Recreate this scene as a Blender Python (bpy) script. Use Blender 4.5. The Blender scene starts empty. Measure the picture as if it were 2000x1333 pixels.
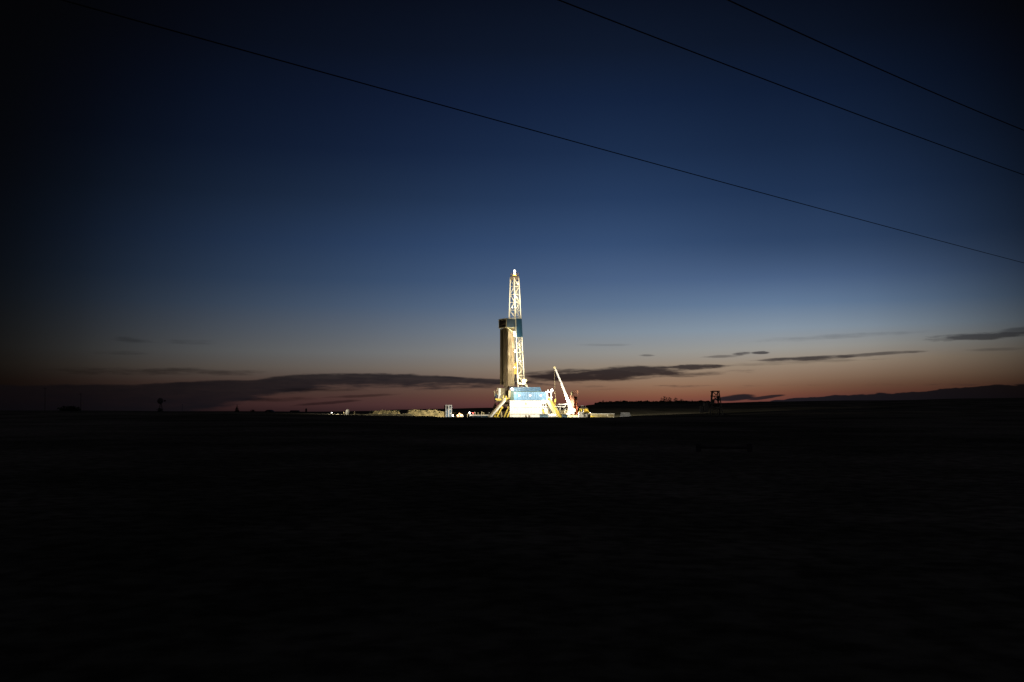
import bpy, bmesh, math, random
from mathutils import Vector, Matrix

SC = bpy.context.scene
COL = SC.collection

# ------------------------------------------------------------------ camera
F = 35.0 / 36.0 * 2000.0            # focal length in pixels of the 2000 px wide photograph
HOR = 800.0
PITCH = math.atan((HOR - 666.5) / F)
cam_d = bpy.data.cameras.new("camera")
cam_d.lens = 35.0
cam_d.sensor_width = 36.0
cam_d.clip_start = 0.1
cam_d.clip_end = 60000.0
cam = bpy.data.objects.new("camera", cam_d)
cam.location = (0, 0, 0)
cam.rotation_euler = (math.pi / 2 + PITCH, 0, 0)
COL.objects.link(cam)
SC.camera = cam

def ratio(py):
    b = (666.5 - py) / F
    cp, sp = math.cos(PITCH), math.sin(PITCH)
    return (sp + b * cp) / (cp - b * sp)

def P(px, py, Y):
    b = (666.5 - py) / F
    cp, sp = math.cos(PITCH), math.sin(PITCH)
    t = Y / (cp - b * sp)
    return Vector(((px - 1000.0) / F * t, Y, (sp + b * cp) * t))

def azel(px, py):
    v = P(px, py, 1.0)
    return math.atan2(v.x, v.y), math.atan2(v.z, math.hypot(v.x, v.y))

def lin(c):
    return tuple(((x / 255.0) / 12.92 if x / 255.0 <= 0.04045 else ((x / 255.0 + 0.055) / 1.055) ** 2.4) for x in c)

# ------------------------------------------------------------------ exposure
SC.view_settings.view_transform = 'Standard'
SC.view_settings.look = 'None'
SC.view_settings.exposure = 0.0
SC.view_settings.gamma = 1.0
SC.cycles.use_adaptive_sampling = False
SC.cycles.max_bounces = 5
SC.cycles.sample_clamp_indirect = 2.0

# ------------------------------------------------------------------ world: dusk sky
class NT:
    def __init__(s, tree):
        s.t = tree; s.n = tree.nodes; s.l = tree.links
    def new(s, k, **kw):
        n = s.n.new(k)
        for a, b in kw.items(): setattr(n, a, b)
        return n
    def put(s, inp, v):
        if hasattr(v, 'is_linked') or isinstance(v, bpy.types.NodeSocket): s.l.new(v, inp)
        else: inp.default_value = v
    def m(s, op, a, b=None, c=None, clamp=False):
        n = s.new('ShaderNodeMath', operation=op, use_clamp=clamp)
        s.put(n.inputs[0], a)
        if b is not None: s.put(n.inputs[1], b)
        if c is not None: s.put(n.inputs[2], c)
        return n.outputs[0]
    def ss(s, v, a, b):
        n = s.new('ShaderNodeMapRange', interpolation_type='SMOOTHSTEP')
        s.put(n.inputs[0], v); n.inputs[1].default_value = a; n.inputs[2].default_value = b
        n.inputs[3].default_value = 0; n.inputs[4].default_value = 1
        return n.outputs[0]
    def lr(s, v, a, b, c=0.0, d=1.0):
        n = s.new('ShaderNodeMapRange')
        s.put(n.inputs[0], v); n.inputs[1].default_value = a; n.inputs[2].default_value = b
        n.inputs[3].default_value = c; n.inputs[4].default_value = d
        return n.outputs[0]
    def ramp(s, v, stops, interp='LINEAR'):
        n = s.new('ShaderNodeValToRGB'); r = n.color_ramp; r.interpolation = interp
        stops = sorted(stops, key=lambda q: q[0])
        r.elements[0].position = stops[0][0]; r.elements[1].position = stops[-1][0]
        for p, c in stops[1:-1]: r.elements.new(p)
        for e, (p, c) in zip(r.elements, stops):
            c = c if isinstance(c, (tuple, list)) else (c, c, c)
            e.color = (c[0], c[1], c[2], 1)
        s.put(n.inputs[0], v)
        return n.outputs[0]
    def mix(s, f, a, b, bt='MIX'):
        n = s.new('ShaderNodeMix', data_type='RGBA', blend_type=bt)
        s.put(n.inputs[0], f)
        s.put(n.inputs[6], a if not isinstance(a, tuple) else (*a[:3], 1))
        s.put(n.inputs[7], b if not isinstance(b, tuple) else (*b[:3], 1))
        return n.outputs[2]

world = bpy.data.worlds.new("World")
SC.world = world
world.use_nodes = True
w = NT(world.node_tree)
w.n.clear()
tc = w.new('ShaderNodeTexCoord')
sep = w.new('ShaderNodeSeparateXYZ'); w.l.new(tc.outputs['Generated'], sep.inputs[0])
dx, dy, dz = sep.outputs
AZ = w.m('ARCTAN2', dx, dy)
EL = w.m('ARCTAN2', dz, w.m('SQRT', w.m('ADD', w.m('MULTIPLY', dx, dx), w.m('MULTIPLY', dy, dy))))

def vpos(py):                       # position of an elevation on the 0..1 vertical ramp
    return min(1.0, max(0.0, (azel(1000, py)[1] + 0.02) / 0.45))
# the warm layers stand higher towards the right
lift_ = w.m('MULTIPLY', w.ss(AZ, azel(1180, 760)[0], azel(1960, 760)[0]), w.m('MULTIPLY', w.ss(EL, azel(1000, 590)[1], azel(1000, 710)[1]), 15.0 / F))
VV = w.lr(w.m('SUBTRACT', EL, lift_), -0.02, 0.43)
A_ = [(0, (7, 15, 31)), (100, (12, 23, 43)), (200, (17, 33, 61)), (300, (26, 45, 76)), (390, (37, 59, 94)),
      (480, (54, 78, 115)), (550, (75, 98, 133)), (600, (95, 117, 145)), (650, (127, 141, 155)),
      (690, (146, 145, 141)), (720, (147, 131, 114)), (750, (143, 113, 91)), (766, (134, 94, 72)),
      (778, (125, 77, 60)), (792, (108, 60, 55)), (812, (66, 36, 36))]
B_ = [(0, (7, 14, 30)), (100, (11, 21, 41)), (200, (16, 30, 58)), (300, (23, 40, 71)), (390, (36, 56, 88)),
      (480, (51, 75, 113)), (550, (67, 91, 126)), (600, (88, 108, 136)), (650, (113, 123, 137)),
      (690, (130, 132, 134)), (720, (130, 120, 112)), (750, (108, 84, 76)), (766, (98, 74, 67)),
      (778, (94, 65, 61)), (792, (88, 58, 58)), (812, (44, 28, 34))]
rA = w.ramp(VV, [(vpos(y), lin(c)) for y, c in A_])
rB = w.ramp(VV, [(vpos(y), lin(c)) for y, c in B_])
warm = w.ss(AZ, azel(650, 700)[0], azel(1350, 700)[0])
sky = w.mix(warm, rB, rA)
# afterglow brightness along the horizon, and a lens vignette painted into the sky
G_ = [(-300, .01), (-60, .035), (30, .06), (150, .115), (320, .24), (470, .39), (620, .54), (770, .71), (920, .86), (1080, .95), (1220, 1.0), (1400, 1.07),
      (1520, 1.09), (1620, 1.03), (1720, .90), (1820, .77), (1900, .68), (1980, .57), (2060, .45), (2300, .2)]
ga, gb = azel(-300, 700)[0], azel(2300, 700)[0]
along = w.ramp(w.lr(AZ, ga, gb), [((azel(px, 700)[0] - ga) / (gb - ga), v / 1.2) for px, v in G_])
gv = P(1000, 600, 1.0).normalized()
dot = w.m('ADD', w.m('ADD', w.m('MULTIPLY', dx, gv.x), w.m('MULTIPLY', dy, gv.y)), w.m('MULTIPLY', dz, gv.z))
ang = w.m('ARCCOSINE', dot)
R_ = [(0, 1.0), (700, 1.0), (820, .88), (900, .73), (980, .57), (1060, .37), (1150, .17), (1250, .07), (1500, .04)]
amax = math.atan(1500 / F)
fall = w.ramp(w.m('DIVIDE', ang, amax), [(math.atan(r / F) / amax, v) for r, v in R_])
glow = w.mix(1.0, w.mix(1.0, along, fall, 'MULTIPLY'), (1.2, 1.2, 1.2), 'MULTIPLY')
# towards the right the glow stays low: above it the sky dims sooner
hi_right = w.m('MULTIPLY', w.ss(AZ, azel(1150, 500)[0], azel(1560, 500)[0]), w.ss(EL, azel(1000, 615)[1], azel(1000, 470)[1]))
glow = w.mix(hi_right, glow, w.mix(1.0, glow, (.64, .66, .68), 'MULTIPLY'))
low_right = w.m('MULTIPLY', w.ss(AZ, azel(1280, 760)[0], azel(1750, 760)[0]), w.ss(EL, azel(1000, 698)[1], azel(1000, 762)[1]))
glow = w.mix(low_right, glow, w.mix(1.0, glow, (.58, .62, .66), 'MULTIPLY'))
sky = w.mix(1.0, sky, glow, 'MULTIPLY')

# clouds: low bands near the horizon
cx = w.new('ShaderNodeCombineXYZ')
w.l.new(w.m('MULTIPLY', AZ, F / 95.0), cx.inputs[0]); w.l.new(w.m('MULTIPLY', EL, F / 11.0), cx.inputs[1])
nz = w.new('ShaderNodeTexNoise'); nz.inputs['Scale'].default_value = 1.0; nz.inputs['Detail'].default_value = 7; nz.inputs['Roughness'].default_value = 0.62
w.l.new(cx.outputs[0], nz.inputs['Vector'])
N1 = w.m('SUBTRACT', nz.outputs[0], 0.5)
cx2 = w.new('ShaderNodeCombineXYZ')
w.l.new(w.m('MULTIPLY', AZ, F / 30.0), cx2.inputs[0]); w.l.new(w.m('MULTIPLY', EL, F / 9.0), cx2.inputs[1]); cx2.inputs[2].default_value = 5.3
nz2 = w.new('ShaderNodeTexNoise'); nz2.inputs['Scale'].default_value = 1.0; nz2.inputs['Detail'].default_value = 4
w.l.new(cx2.outputs[0], nz2.inputs['Vector'])
N2 = w.m('SUBTRACT', nz2.outputs[0], 0.5)

def blob(px, py, a, b, slope=0.0, soft=0.9, k=2.6, dens=0.8):
    """a cloud bank centred on a direction; sizes in thousandths of the view, noise eats its rim"""
    az0, el0 = azel(px, py)
    u = w.m('MULTIPLY', w.m('SUBTRACT', AZ, az0), F)
    v = w.m('SUBTRACT', w.m('MULTIPLY', w.m('SUBTRACT', EL, el0), F), w.m('MULTIPLY', u, slope))
    q = w.m('ADD', w.m('POWER', w.m('ABSOLUTE', w.m('DIVIDE', u, a)), 2.0), w.m('POWER', w.m('ABSOLUTE', w.m('DIVIDE', v, b)), 2.0))
    e = w.m('ADD', w.m('ADD', w.m('SUBTRACT', 1.0, q), w.m('MULTIPLY', N1, k * 1.5)), w.m('MULTIPLY', N2, k * .45))
    return w.m('MULTIPLY', w.ss(e, 0.0, soft), dens)
CL = [
    (1150, 733, 160, 16, .03, .8, 1.4, .95), (1235, 726, 130, 13, .0, .8, 1.6, .92), (1345, 718, 85, 6, .02, 1.0, 2.8, .9), (1320, 734, 160, 5, .05, 1.2, 2.4, .65), (1400, 727, 90, 4, .05, 1.2, 2.6, .5),
    (1590, 700, 125, 5, .03, .9, 1.6, .85), (1700, 693, 115, 3.6, .05, 1.0, 1.6, .65), (1590, 706, 150, 3, .02, 1.0, 2.6, .3), (1910, 657, 110, 8, .03, 1.0, 2.2, .7), (1990, 646, 60, 7, .08, 1.2, 1.8, .5),
    (1447, 691, 20, 4.5, .0, .9, 2.6, .8), (1484, 689.5, 18, 3.8, .05, .9, 2.6, .8), (1265, 694, 18, 2.6, 0, 1.0, 2.4, .5), (1410, 697, 42, 3.4, .03, 1.1, 2.4, .5),
    (1180, 674, 60, 3.0, 0, 1.4, 2.0, .22), (1600, 660, 200, 6, .04, 1.8, 2.2, .25), (1950, 683, 60, 4, 0, 1.4, 2.0, .4), (1500, 712, 160, 3, .02, 1.4, 2.2, .25),
    (260, 665, 45, 7, -.05, 1.2, 2.2, .34), (240, 690, 55, 5, 0, 1.2, 2.2, .3), (380, 668, 60, 6, 0, 1.4, 2.2, .24), (330, 727, 190, 9, .0, 1.5, 2.2, .6),
    (700, 774, 90, 3.4, .05, .9, 1.8, .5), (640, 787, 70, 3.6, .08, .9, 1.8, .55), (560, 781, 90, 5, .02, 1.3, 2.0, .45), (640, 762, 110, 4, 0, 1.4, 2.2, .4),
    (1210, 760, 60, 2.4, .03, 1.4, 1.8, .2),
]
cm = None
for c in CL:
    b = blob(*c)
    cm = b if cm is None else w.m('MAXIMUM', cm, b)
low = None      # small slate clouds that belong to the low bank
for c in ((1335, 786, 45, 3.6, .0, .8, 1.2, .8), (1438, 777.5, 44, 7, .06, .6, 1.1, .95), (1492, 777, 44, 3.8, .13, .7, 1.2, .9)):
    b = blob(*c)
    low = b if low is None else w.m('MAXIMUM', low, b)
# the long flat bank on the left: a firm upper edge, a ragged lower one that sinks into the gloom
def edge_ramp(pts):
    a0, a1 = azel(pts[0][0], 750)[0], azel(pts[-1][0], 750)[0]
    r = w.ramp(w.lr(AZ, a0, a1), [((azel(px, py)[0] - a0) / (a1 - a0), azel(px, py)[1] * 10 + .1) for px, py in pts], 'B_SPLINE')
    return w.m('MULTIPLY', w.m('SUBTRACT', r, .1), .1)
ltop = edge_ramp([(-400, 748), (100, 752), (230, 751), (330, 748), (400, 743), (500, 742), (540, 735), (600, 730), (700, 730), (780, 731), (850, 733), (920, 738), (990, 740), (1040, 744), (1090, 754)])
lbot = edge_ramp([(-400, 830), (330, 815), (430, 798), (520, 774), (580, 763), (640, 758), (700, 757), (780, 756), (850, 756), (920, 757), (990, 755), (1040, 752), (1090, 750)])
lt = w.ss(w.m('ADD', w.m('SUBTRACT', ltop, EL), w.m('ADD', w.m('MULTIPLY', N1, 9.0 / F), w.m('MULTIPLY', N2, 4.0 / F))), -1.5 / F, 3.0 / F)
lb0 = w.ss(w.m('ADD', w.m('SUBTRACT', EL, lbot), w.m('MULTIPLY', N1, 38.0 / F)), -7.0 / F, 8.0 / F)
leftm = w.m('MULTIPLY', w.m('MULTIPLY', lt, lb0), w.lr(N1, -.2, .2, .80, .99))
leftc = w.mix(along, (.0012, .0011, .0018), (.0165, .0152, .021))
sky = w.mix(leftm, sky, leftc)
# the long low bank on the right, its top climbing towards the edge of the view
bank_pts = [(1300, 816), (1340, 800), (1400, 792), (1500, 783), (1560, 776), (1640, 771), (1720, 769), (1790, 765), (1850, 759), (1900, 754), (1960, 752), (2050, 748), (2300, 744)]
u0, u1 = azel(1300, 790)[0], azel(2300, 790)[0]
bank = w.ramp(w.lr(AZ, u0, u1), [((azel(px, py)[0] - u0) / (u1 - u0), azel(px, py)[1] * 10 + .1) for px, py in bank_pts], 'B_SPLINE')
edge = w.m('SUBTRACT', w.m('MULTIPLY', w.m('SUBTRACT', bank, .1), .1), EL)
edge = w.m('ADD', edge, w.m('MULTIPLY', N2, 9.0 / F))
bankm = w.m('MAXIMUM', w.m('MULTIPLY', w.ss(edge, -0.3 / F, 1.6 / F), 0.98), low)
sky = w.mix(cm, sky, w.mix(1.0, sky, (0.06, 0.058, 0.10), 'MULTIPLY'))
bankc = w.mix(1.0, (0.0085, 0.0092, 0.0135), glow, 'MULTIPLY')
sky = w.mix(bankm, sky, w.mix(1.0, bankc, (1.0, 1.0, 1.0), 'MULTIPLY'))
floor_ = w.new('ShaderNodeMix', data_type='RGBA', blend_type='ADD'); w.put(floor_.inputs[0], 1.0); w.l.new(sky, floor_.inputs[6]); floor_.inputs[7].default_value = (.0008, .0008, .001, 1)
# sky overhead and behind the viewer, unseen and brightened to light the dark ground
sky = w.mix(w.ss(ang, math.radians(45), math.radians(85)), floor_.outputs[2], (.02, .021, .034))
# dull air below the horizon
sky = w.mix(w.ss(EL, -0.06, -0.03), (0.0008, 0.0008, 0.001), sky)
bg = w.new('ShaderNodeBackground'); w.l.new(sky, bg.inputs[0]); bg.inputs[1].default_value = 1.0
# a trace of the real twilight sky, sun well below the horizon
nis = w.new('ShaderNodeTexSky', sky_type='NISHITA'); nis.sun_disc = False
nis.sun_elevation = math.radians(-6.0); nis.sun_rotation = math.radians(6.0)
bg2 = w.new('ShaderNodeBackground'); w.l.new(nis.outputs[0], bg2.inputs[0]); bg2.inputs[1].default_value = 0.05
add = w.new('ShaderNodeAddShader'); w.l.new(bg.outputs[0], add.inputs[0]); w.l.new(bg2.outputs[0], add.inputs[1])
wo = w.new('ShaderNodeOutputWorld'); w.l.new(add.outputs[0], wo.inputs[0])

# ------------------------------------------------------------------ materials
def mat(name, col, rough=0.6, metal=0.0, var=0.25, scale=1.5, emit=None, es=0.0, bump=0.0, col2=None, stripes=None, streak=False):
    m = bpy.data.materials.new(name); m.use_nodes = True
    t = NT(m.node_tree); bs = t.n['Principled BSDF']
    tcn = t.new('ShaderNodeTexCoord')
    vec = tcn.outputs['Object']
    mp = t.new('ShaderNodeMapping'); t.l.new(vec, mp.inputs[0])
    if streak: mp.inputs['Scale'].default_value = (1, 1, 0.18)
    n = t.new('ShaderNodeTexNoise'); n.inputs['Scale'].default_value = scale; n.inputs['Detail'].default_value = 6
    t.l.new(mp.outputs[0], n.inputs['Vector'])
    c2 = col2 if col2 else tuple(x * (1 - var) for x in col)
    f = t.ss(n.outputs[0], .35, .68)
    c = t.mix(f, col, c2)
    if stripes:
        s = t.new('ShaderNodeSeparateXYZ'); t.l.new(vec, s.inputs[0])
        wv = t.m('SINE', t.m('MULTIPLY', t.m('ADD', s.outputs[0], s.outputs[1]), stripes))
        bsn = t.new('ShaderNodeBump'); bsn.inputs['Strength'].default_value = 0.8; bsn.inputs['Distance'].default_value = 0.06
        t.l.new(wv, bsn.inputs['Height']); t.l.new(bsn.outputs[0], bs.inputs['Normal'])
    elif bump:
        bsn = t.new('ShaderNodeBump'); bsn.inputs['Strength'].default_value = bump; bsn.inputs['Distance'].default_value = 0.2
        t.l.new(n.outputs[0], bsn.inputs['Height']); t.l.new(bsn.outputs[0], bs.inputs['Normal'])
    t.l.new(c, bs.inputs['Base Color'])
    if rough >= .95: bs.inputs['Specular IOR Level'].default_value = 0.0
    bs.inputs['Roughness'].default_value = rough; bs.inputs['Metallic'].default_value = metal
    if emit:
        bs.inputs['Emission Color'].default_value = (*emit, 1); bs.inputs['Emission Strength'].default_value = es
    return m

M = dict(
    white=mat('white_steel', (.78, .77, .72), .5, var=.22, streak=True),
    cream=mat('cream_paint', (.68, .59, .33), .55, var=.3, streak=True),
    yellow=mat('yellow_paint', (.72, .55, .08), .5, var=.25),
    gold=mat('gold_paint', (.6, .36, .03), .5, var=.3),
    blue=mat('blue_cladding', (.105, .225, .37), .5, var=.18, stripes=9.0),
    bluep=mat('blue_paint', (.022, .075, .13), .55, var=.25),
    bluel=mat('pale_blue_paint', (.2, .33, .44), .55, var=.25, streak=True),
    dblue=mat('slate_blue_sheet', (.055, .085, .11), .6, var=.2),
    red=mat('red_oxide_paint', (.62, .16, .06), .5, var=.3, streak=True),
    pinkred=mat('lit_red_paint', (.78, .38, .25), .5, var=.25, streak=True),  # light on the red tower put into a paler red
    pipe=mat('pipe_steel', (.17, .125, .06), .55, .1, var=.3, scale=.8, streak=True),
    band=mat('tool_joint_steel', (.38, .3, .17), .5, .2, var=.2),
    mast=mat('mast_paint', (.78, .71, .52), .5, var=.3, streak=True),
    black=mat('unlit_steel', (.012, .012, .013), .9, var=.3),
    dark=mat('dark_steel', (.035, .03, .025), .6, .2, var=.4),
    brown=mat('weathered_steel', (.11, .075, .04), .7, var=.4),
    tan=mat('tan_panel', (.3, .25, .14), .6, var=.3, streak=True),
    green=mat('dark_green_paint', (.04, .08, .06), .6, var=.3),
    grey=mat('galvanised_steel', (.3, .31, .3), .5, .3, var=.25),
    glass=mat('dark_glass', (.02, .025, .03), .12, 0, var=.1),
    rubber=mat('tyre_rubber', (.02, .02, .02), .85, var=.2),
    wire=mat('wire_metal', (.012, .012, .012), .8, var=.1),
    wood=mat('weathered_wood', (.07, .055, .04), .9, var=.4, scale=6),
    bark=mat('bark', (.05, .04, .03), .95, var=.4),
    leaf=mat('needle_foliage', (.03, .045, .02), .9, var=.5, scale=.5),
    pale=mat('pale_sheeting', (.17, .175, .18), .5, var=.3),
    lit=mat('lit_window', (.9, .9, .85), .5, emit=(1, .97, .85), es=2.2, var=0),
    lens=mat('lamp_lens', (.9, .9, .9), .3, emit=(1, .95, .82), es=9, var=0),
    lensb=mat('bright_lamp_lens', (.9, .9, .9), .3, emit=(1, .96, .86), es=22, var=0),
    lenso=mat('warm_lamp_lens', (.9, .8, .6), .3, emit=(1, .5, .2), es=5, var=0),
    lensr=mat('red_lamp_lens', (.8, .1, .08), .3, emit=(1, .12, .08), es=1.6, var=0),
    sand=mat('sandy_spoil', (.34, .27, .13), .95, col2=(.14, .12, .06), scale=.55, bump=.8),
    grass=mat('grassed_earth', (.09, .08, .05), 1.0, col2=(.05, .045, .03), scale=.8),
    stub=mat('stubble', (.26, .24, .2), 1.0, col2=(.1, .095, .07), scale=.06),
    gravel=mat('gravel', (.3, .26, .19), .95, col2=(.18, .16, .11), scale=2.5, bump=.4),
)

# ------------------------------------------------------------------ mesh building
class MB:
    def __init__(s): s.bm = bmesh.new()
    def box(s, c, size, rz=0.0):
        mt = Matrix.Translation(Vector(c)) @ Matrix.Rotation(rz, 4, 'Z') @ Matrix.Diagonal((size[0], size[1], size[2], 1))
        bmesh.ops.create_cube(s.bm, size=1.0, matrix=mt); return s
    def beam(s, a, b, w_=0.2, h=None):
        a, b = Vector(a), Vector(b); d = b - a; L = d.length
        if L < 1e-6: return s
        q = d.to_track_quat('Z', 'Y')
        mt = Matrix.Translation((a + b) / 2) @ q.to_matrix().to_4x4() @ Matrix.Diagonal((w_, h or w_, L, 1))
        bmesh.ops.create_cube(s.bm, size=1.0, matrix=mt); return s
    def tube(s, a, b, r, r2=None, n=12):
        a, b = Vector(a), Vector(b); d = b - a
        q = d.to_track_quat('Z', 'Y')
        mt = Matrix.Translation((a + b) / 2) @ q.to_matrix().to_4x4()
        bmesh.ops.create_cone(s.bm, cap_ends=True, segments=n, radius1=r, radius2=r if r2 is None else r2, depth=d.length, matrix=mt); return s
    def ball(s, c, r, sc=(1, 1, 1), n=12):
        mt = Matrix.Translation(Vector(c)) @ Matrix.Diagonal((*sc, 1))
        bmesh.ops.create_uvsphere(s.bm, u_segments=n, v_segments=max(6, n // 2), radius=r, matrix=mt); return s
    def hull(s, pts):                     # eight corners: bottom ring of four, top ring of four
        v = [s.bm.verts.new(p) for p in pts]
        n = len(pts) // 2
        s.bm.faces.new(v[:n][::-1]); s.bm.faces.new(v[n:])
        for i in range(n): s.bm.faces.new((v[i], v[(i + 1) % n], v[n + (i + 1) % n], v[n + i]))
        return s
    def build(s, name, m, parent=None, bevel=0.0, smooth=False):
        if bevel:
            bmesh.ops.bevel(s.bm, geom=[e for e in s.bm.edges], offset=bevel, segments=1, affect='EDGES', clamp_overlap=True)
        bmesh.ops.recalc_face_normals(s.bm, faces=s.bm.faces)
        me = bpy.data.meshes.new(name); s.bm.to_mesh(me); s.bm.free()
        if smooth:
            for p in me.polygons: p.use_smooth = True
        me.materials.append(M[m] if isinstance(m, str) else m)
        o = bpy.data.objects.new(name, me); COL.objects.link(o)
        if parent is not None:
            # geometry is written in world coordinates; rebase it onto the parent's origin
            wl = world_loc(parent)
            me.transform(Matrix.Translation(-wl)); o.parent = parent
        return o

def world_loc(o):
    v = Vector(o.location)
    p = o.parent
    while p is not None:
        v = v + Vector(p.location); p = p.parent
    return v

def tag(o, label, cat, group=None, kind=None):
    o['label'] = label
    if cat: o['category'] = cat
    if group: o['group'] = group
    if kind: o['kind'] = kind
    return o
def thing(name, loc, label, cat, group=None):
    o = bpy.data.objects.new(name, None); COL.objects.link(o); o.location = loc; o.empty_display_size = .5
    return tag(o, label, cat, group)
def solo(mb, name, m, label, cat, group=None, loc=None, **k):
    """a thing of one mesh, its origin moved to its base"""
    o = mb.build(name, m, **k)
    if loc is not None:
        o.data.transform(Matrix.Translation(-Vector(loc))); o.location = loc
    return tag(o, label, cat, group)

# site coordinates: metres measured off the drawing of the rig at its own distance
RY = 374.0
GZ = -5.0
def R(px, py, d=0.0, base=RY):
    v = P(px, py, base); return Vector((v.x, base + d, v.z))
def pxm(n): return n * RY / F
GPY = 826.0

def lamp_light(parent, loc, power, color=(1, .91, .72), r=.25, spot=None, aim=None, blend=.4):
    ld = bpy.data.lights.new('lamp_light', 'SPOT' if spot else 'POINT')
    ld.energy = power; ld.color = color; ld.shadow_soft_size = r
    lo = bpy.data.objects.new('lamp_light', ld); COL.objects.link(lo)
    lo.location = Vector(loc) - world_loc(parent); lo.parent = parent
    if spot:
        ld.spot_size = spot; ld.spot_blend = blend
        lo.rotation_euler = (Vector(aim) - Vector(loc)).to_track_quat('-Z', 'Y').to_euler()
    return lo

def floodlight(parent, at, aim, size=.5, power=0, lens='lens', arm_from=None, color=(1, .91, .72), spot=None):
    """lamp head on a bracket: housing > lens, and the lamp's own light"""
    at = Vector(at); d = (Vector(aim) - at).normalized()
    mb = MB().beam(at - d * .28, at + d * .0, size, size)
    if arm_from is not None: mb.beam(arm_from, at - d * .2, .12)
    h = mb.build('floodlight', 'grey', parent)
    MB().ball(at + d * .06, size * .5, (1, 1, 1), 10).build('lens', lens, h, smooth=True)
    if power:
        lamp_light(parent, at + d * (size * .5 + .3), power, color=color, spot=spot, aim=aim)
    return h

# ------------------------------------------------------------------ terrain
def interp(tab, x):
    if x <= tab[0][0]: return tab[0][1]
    for (a, u), (b, v) in zip(tab, tab[1:]):
        if x <= b:
            t = (x - a) / (b - a); t = t * t * (3 - 2 * t)
            return u + (v - u) * t
    return tab[-1][1]
BROW = [(-400, 804), (0, 804), (200, 806), (300, 807), (450, 805.5), (500, 808), (600, 811.3), (650, 812.4), (700, 813.2), (870, 815), (1200, 815.5), (1250, 813), (1380, 812), (1540, 810.5), (1800, 808), (2000, 806), (2400, 806)]
PAD = [(0, 806), (560, 808), (610, 809.6), (690, 811.2), (760, 814), (830, 820), (880, 826), (1200, 826), (1250, 822), (1320, 816), (1500, 813), (1800, 809), (2000, 808)]
MID = [(0, 806), (500, 806.5), (640, 807), (700, 808), (780, 811), (860, 814), (900, 816), (1150, 816), (1240, 811), (1400, 808), (1600, 804), (2000, 800)]
BACK = [(0, 803.5), (300, 805), (500, 805), (620, 805.5), (680, 805), (800, 803), (900, 803), (1130, 801), (1170, 798), (1400, 797), (1600, 795), (2000, 790)]
RIDGE = [(0, 802), (300, 804), (500, 804), (640, 804.5), (720, 803.5), (790, 800.5), (860, 799), (960, 797.5), (1100, 797), (1140, 794), (1150, 791.5), (1175, 788.5), (1250, 788.5), (1380, 788), (1500, 785.5), (1700, 783), (1900, 779), (2000, 778), (2400, 775)]
def hn(x, y, s):
    return (math.sin(x / s + 1.3) * math.cos(y / s * 1.27 + .4) + .5 * math.sin(x / s * 2.3 + y / s * 1.9))
def H(x, y):
    r = math.hypot(x, y)
    az = math.atan2(x, y)
    a = max(-.7, min(.7, az))
    px = 1000 + F * math.tan(a)
    Y = r * math.cos(a)
    zn = -1.8 + .05 * hn(x, y, 9)
    kn = [(60, zn), (228, ratio(interp(BROW, px)) * 228), (300, None), (374, ratio(interp(PAD, px)) * 374),
          (450, ratio(interp(MID, px)) * 450), (700, ratio(interp(BACK, px)) * 700), (1200, ratio(interp(RIDGE, px)) * 1200),
          (2600, ratio(interp(RIDGE, px) + 4) * 2600), (9000, -25.0), (40000, -220.0)]
    kn[2] = (300, min(kn[1][1] - 1.2 if 850 < px < 1260 else kn[1][1] - .3, kn[3][1] + .6 if 850 < px < 1260 else 1e9))
    if Y <= 60: z = zn
    else: z = interp(kn, Y)
    if 60 < Y < 228:
        # a low wrinkle in the near field, kept under the line of sight to the brow
        t = (Y - 60) / 168.0
        z = zn + (kn[1][1] - zn) * t * t + math.sin(t * math.pi) * .12 * hn(x, y, 23)
    if Y > 500: z += min(3.0, (Y - 500) / 400.) * .25 * hn(x, y, 90)
    return z

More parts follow.
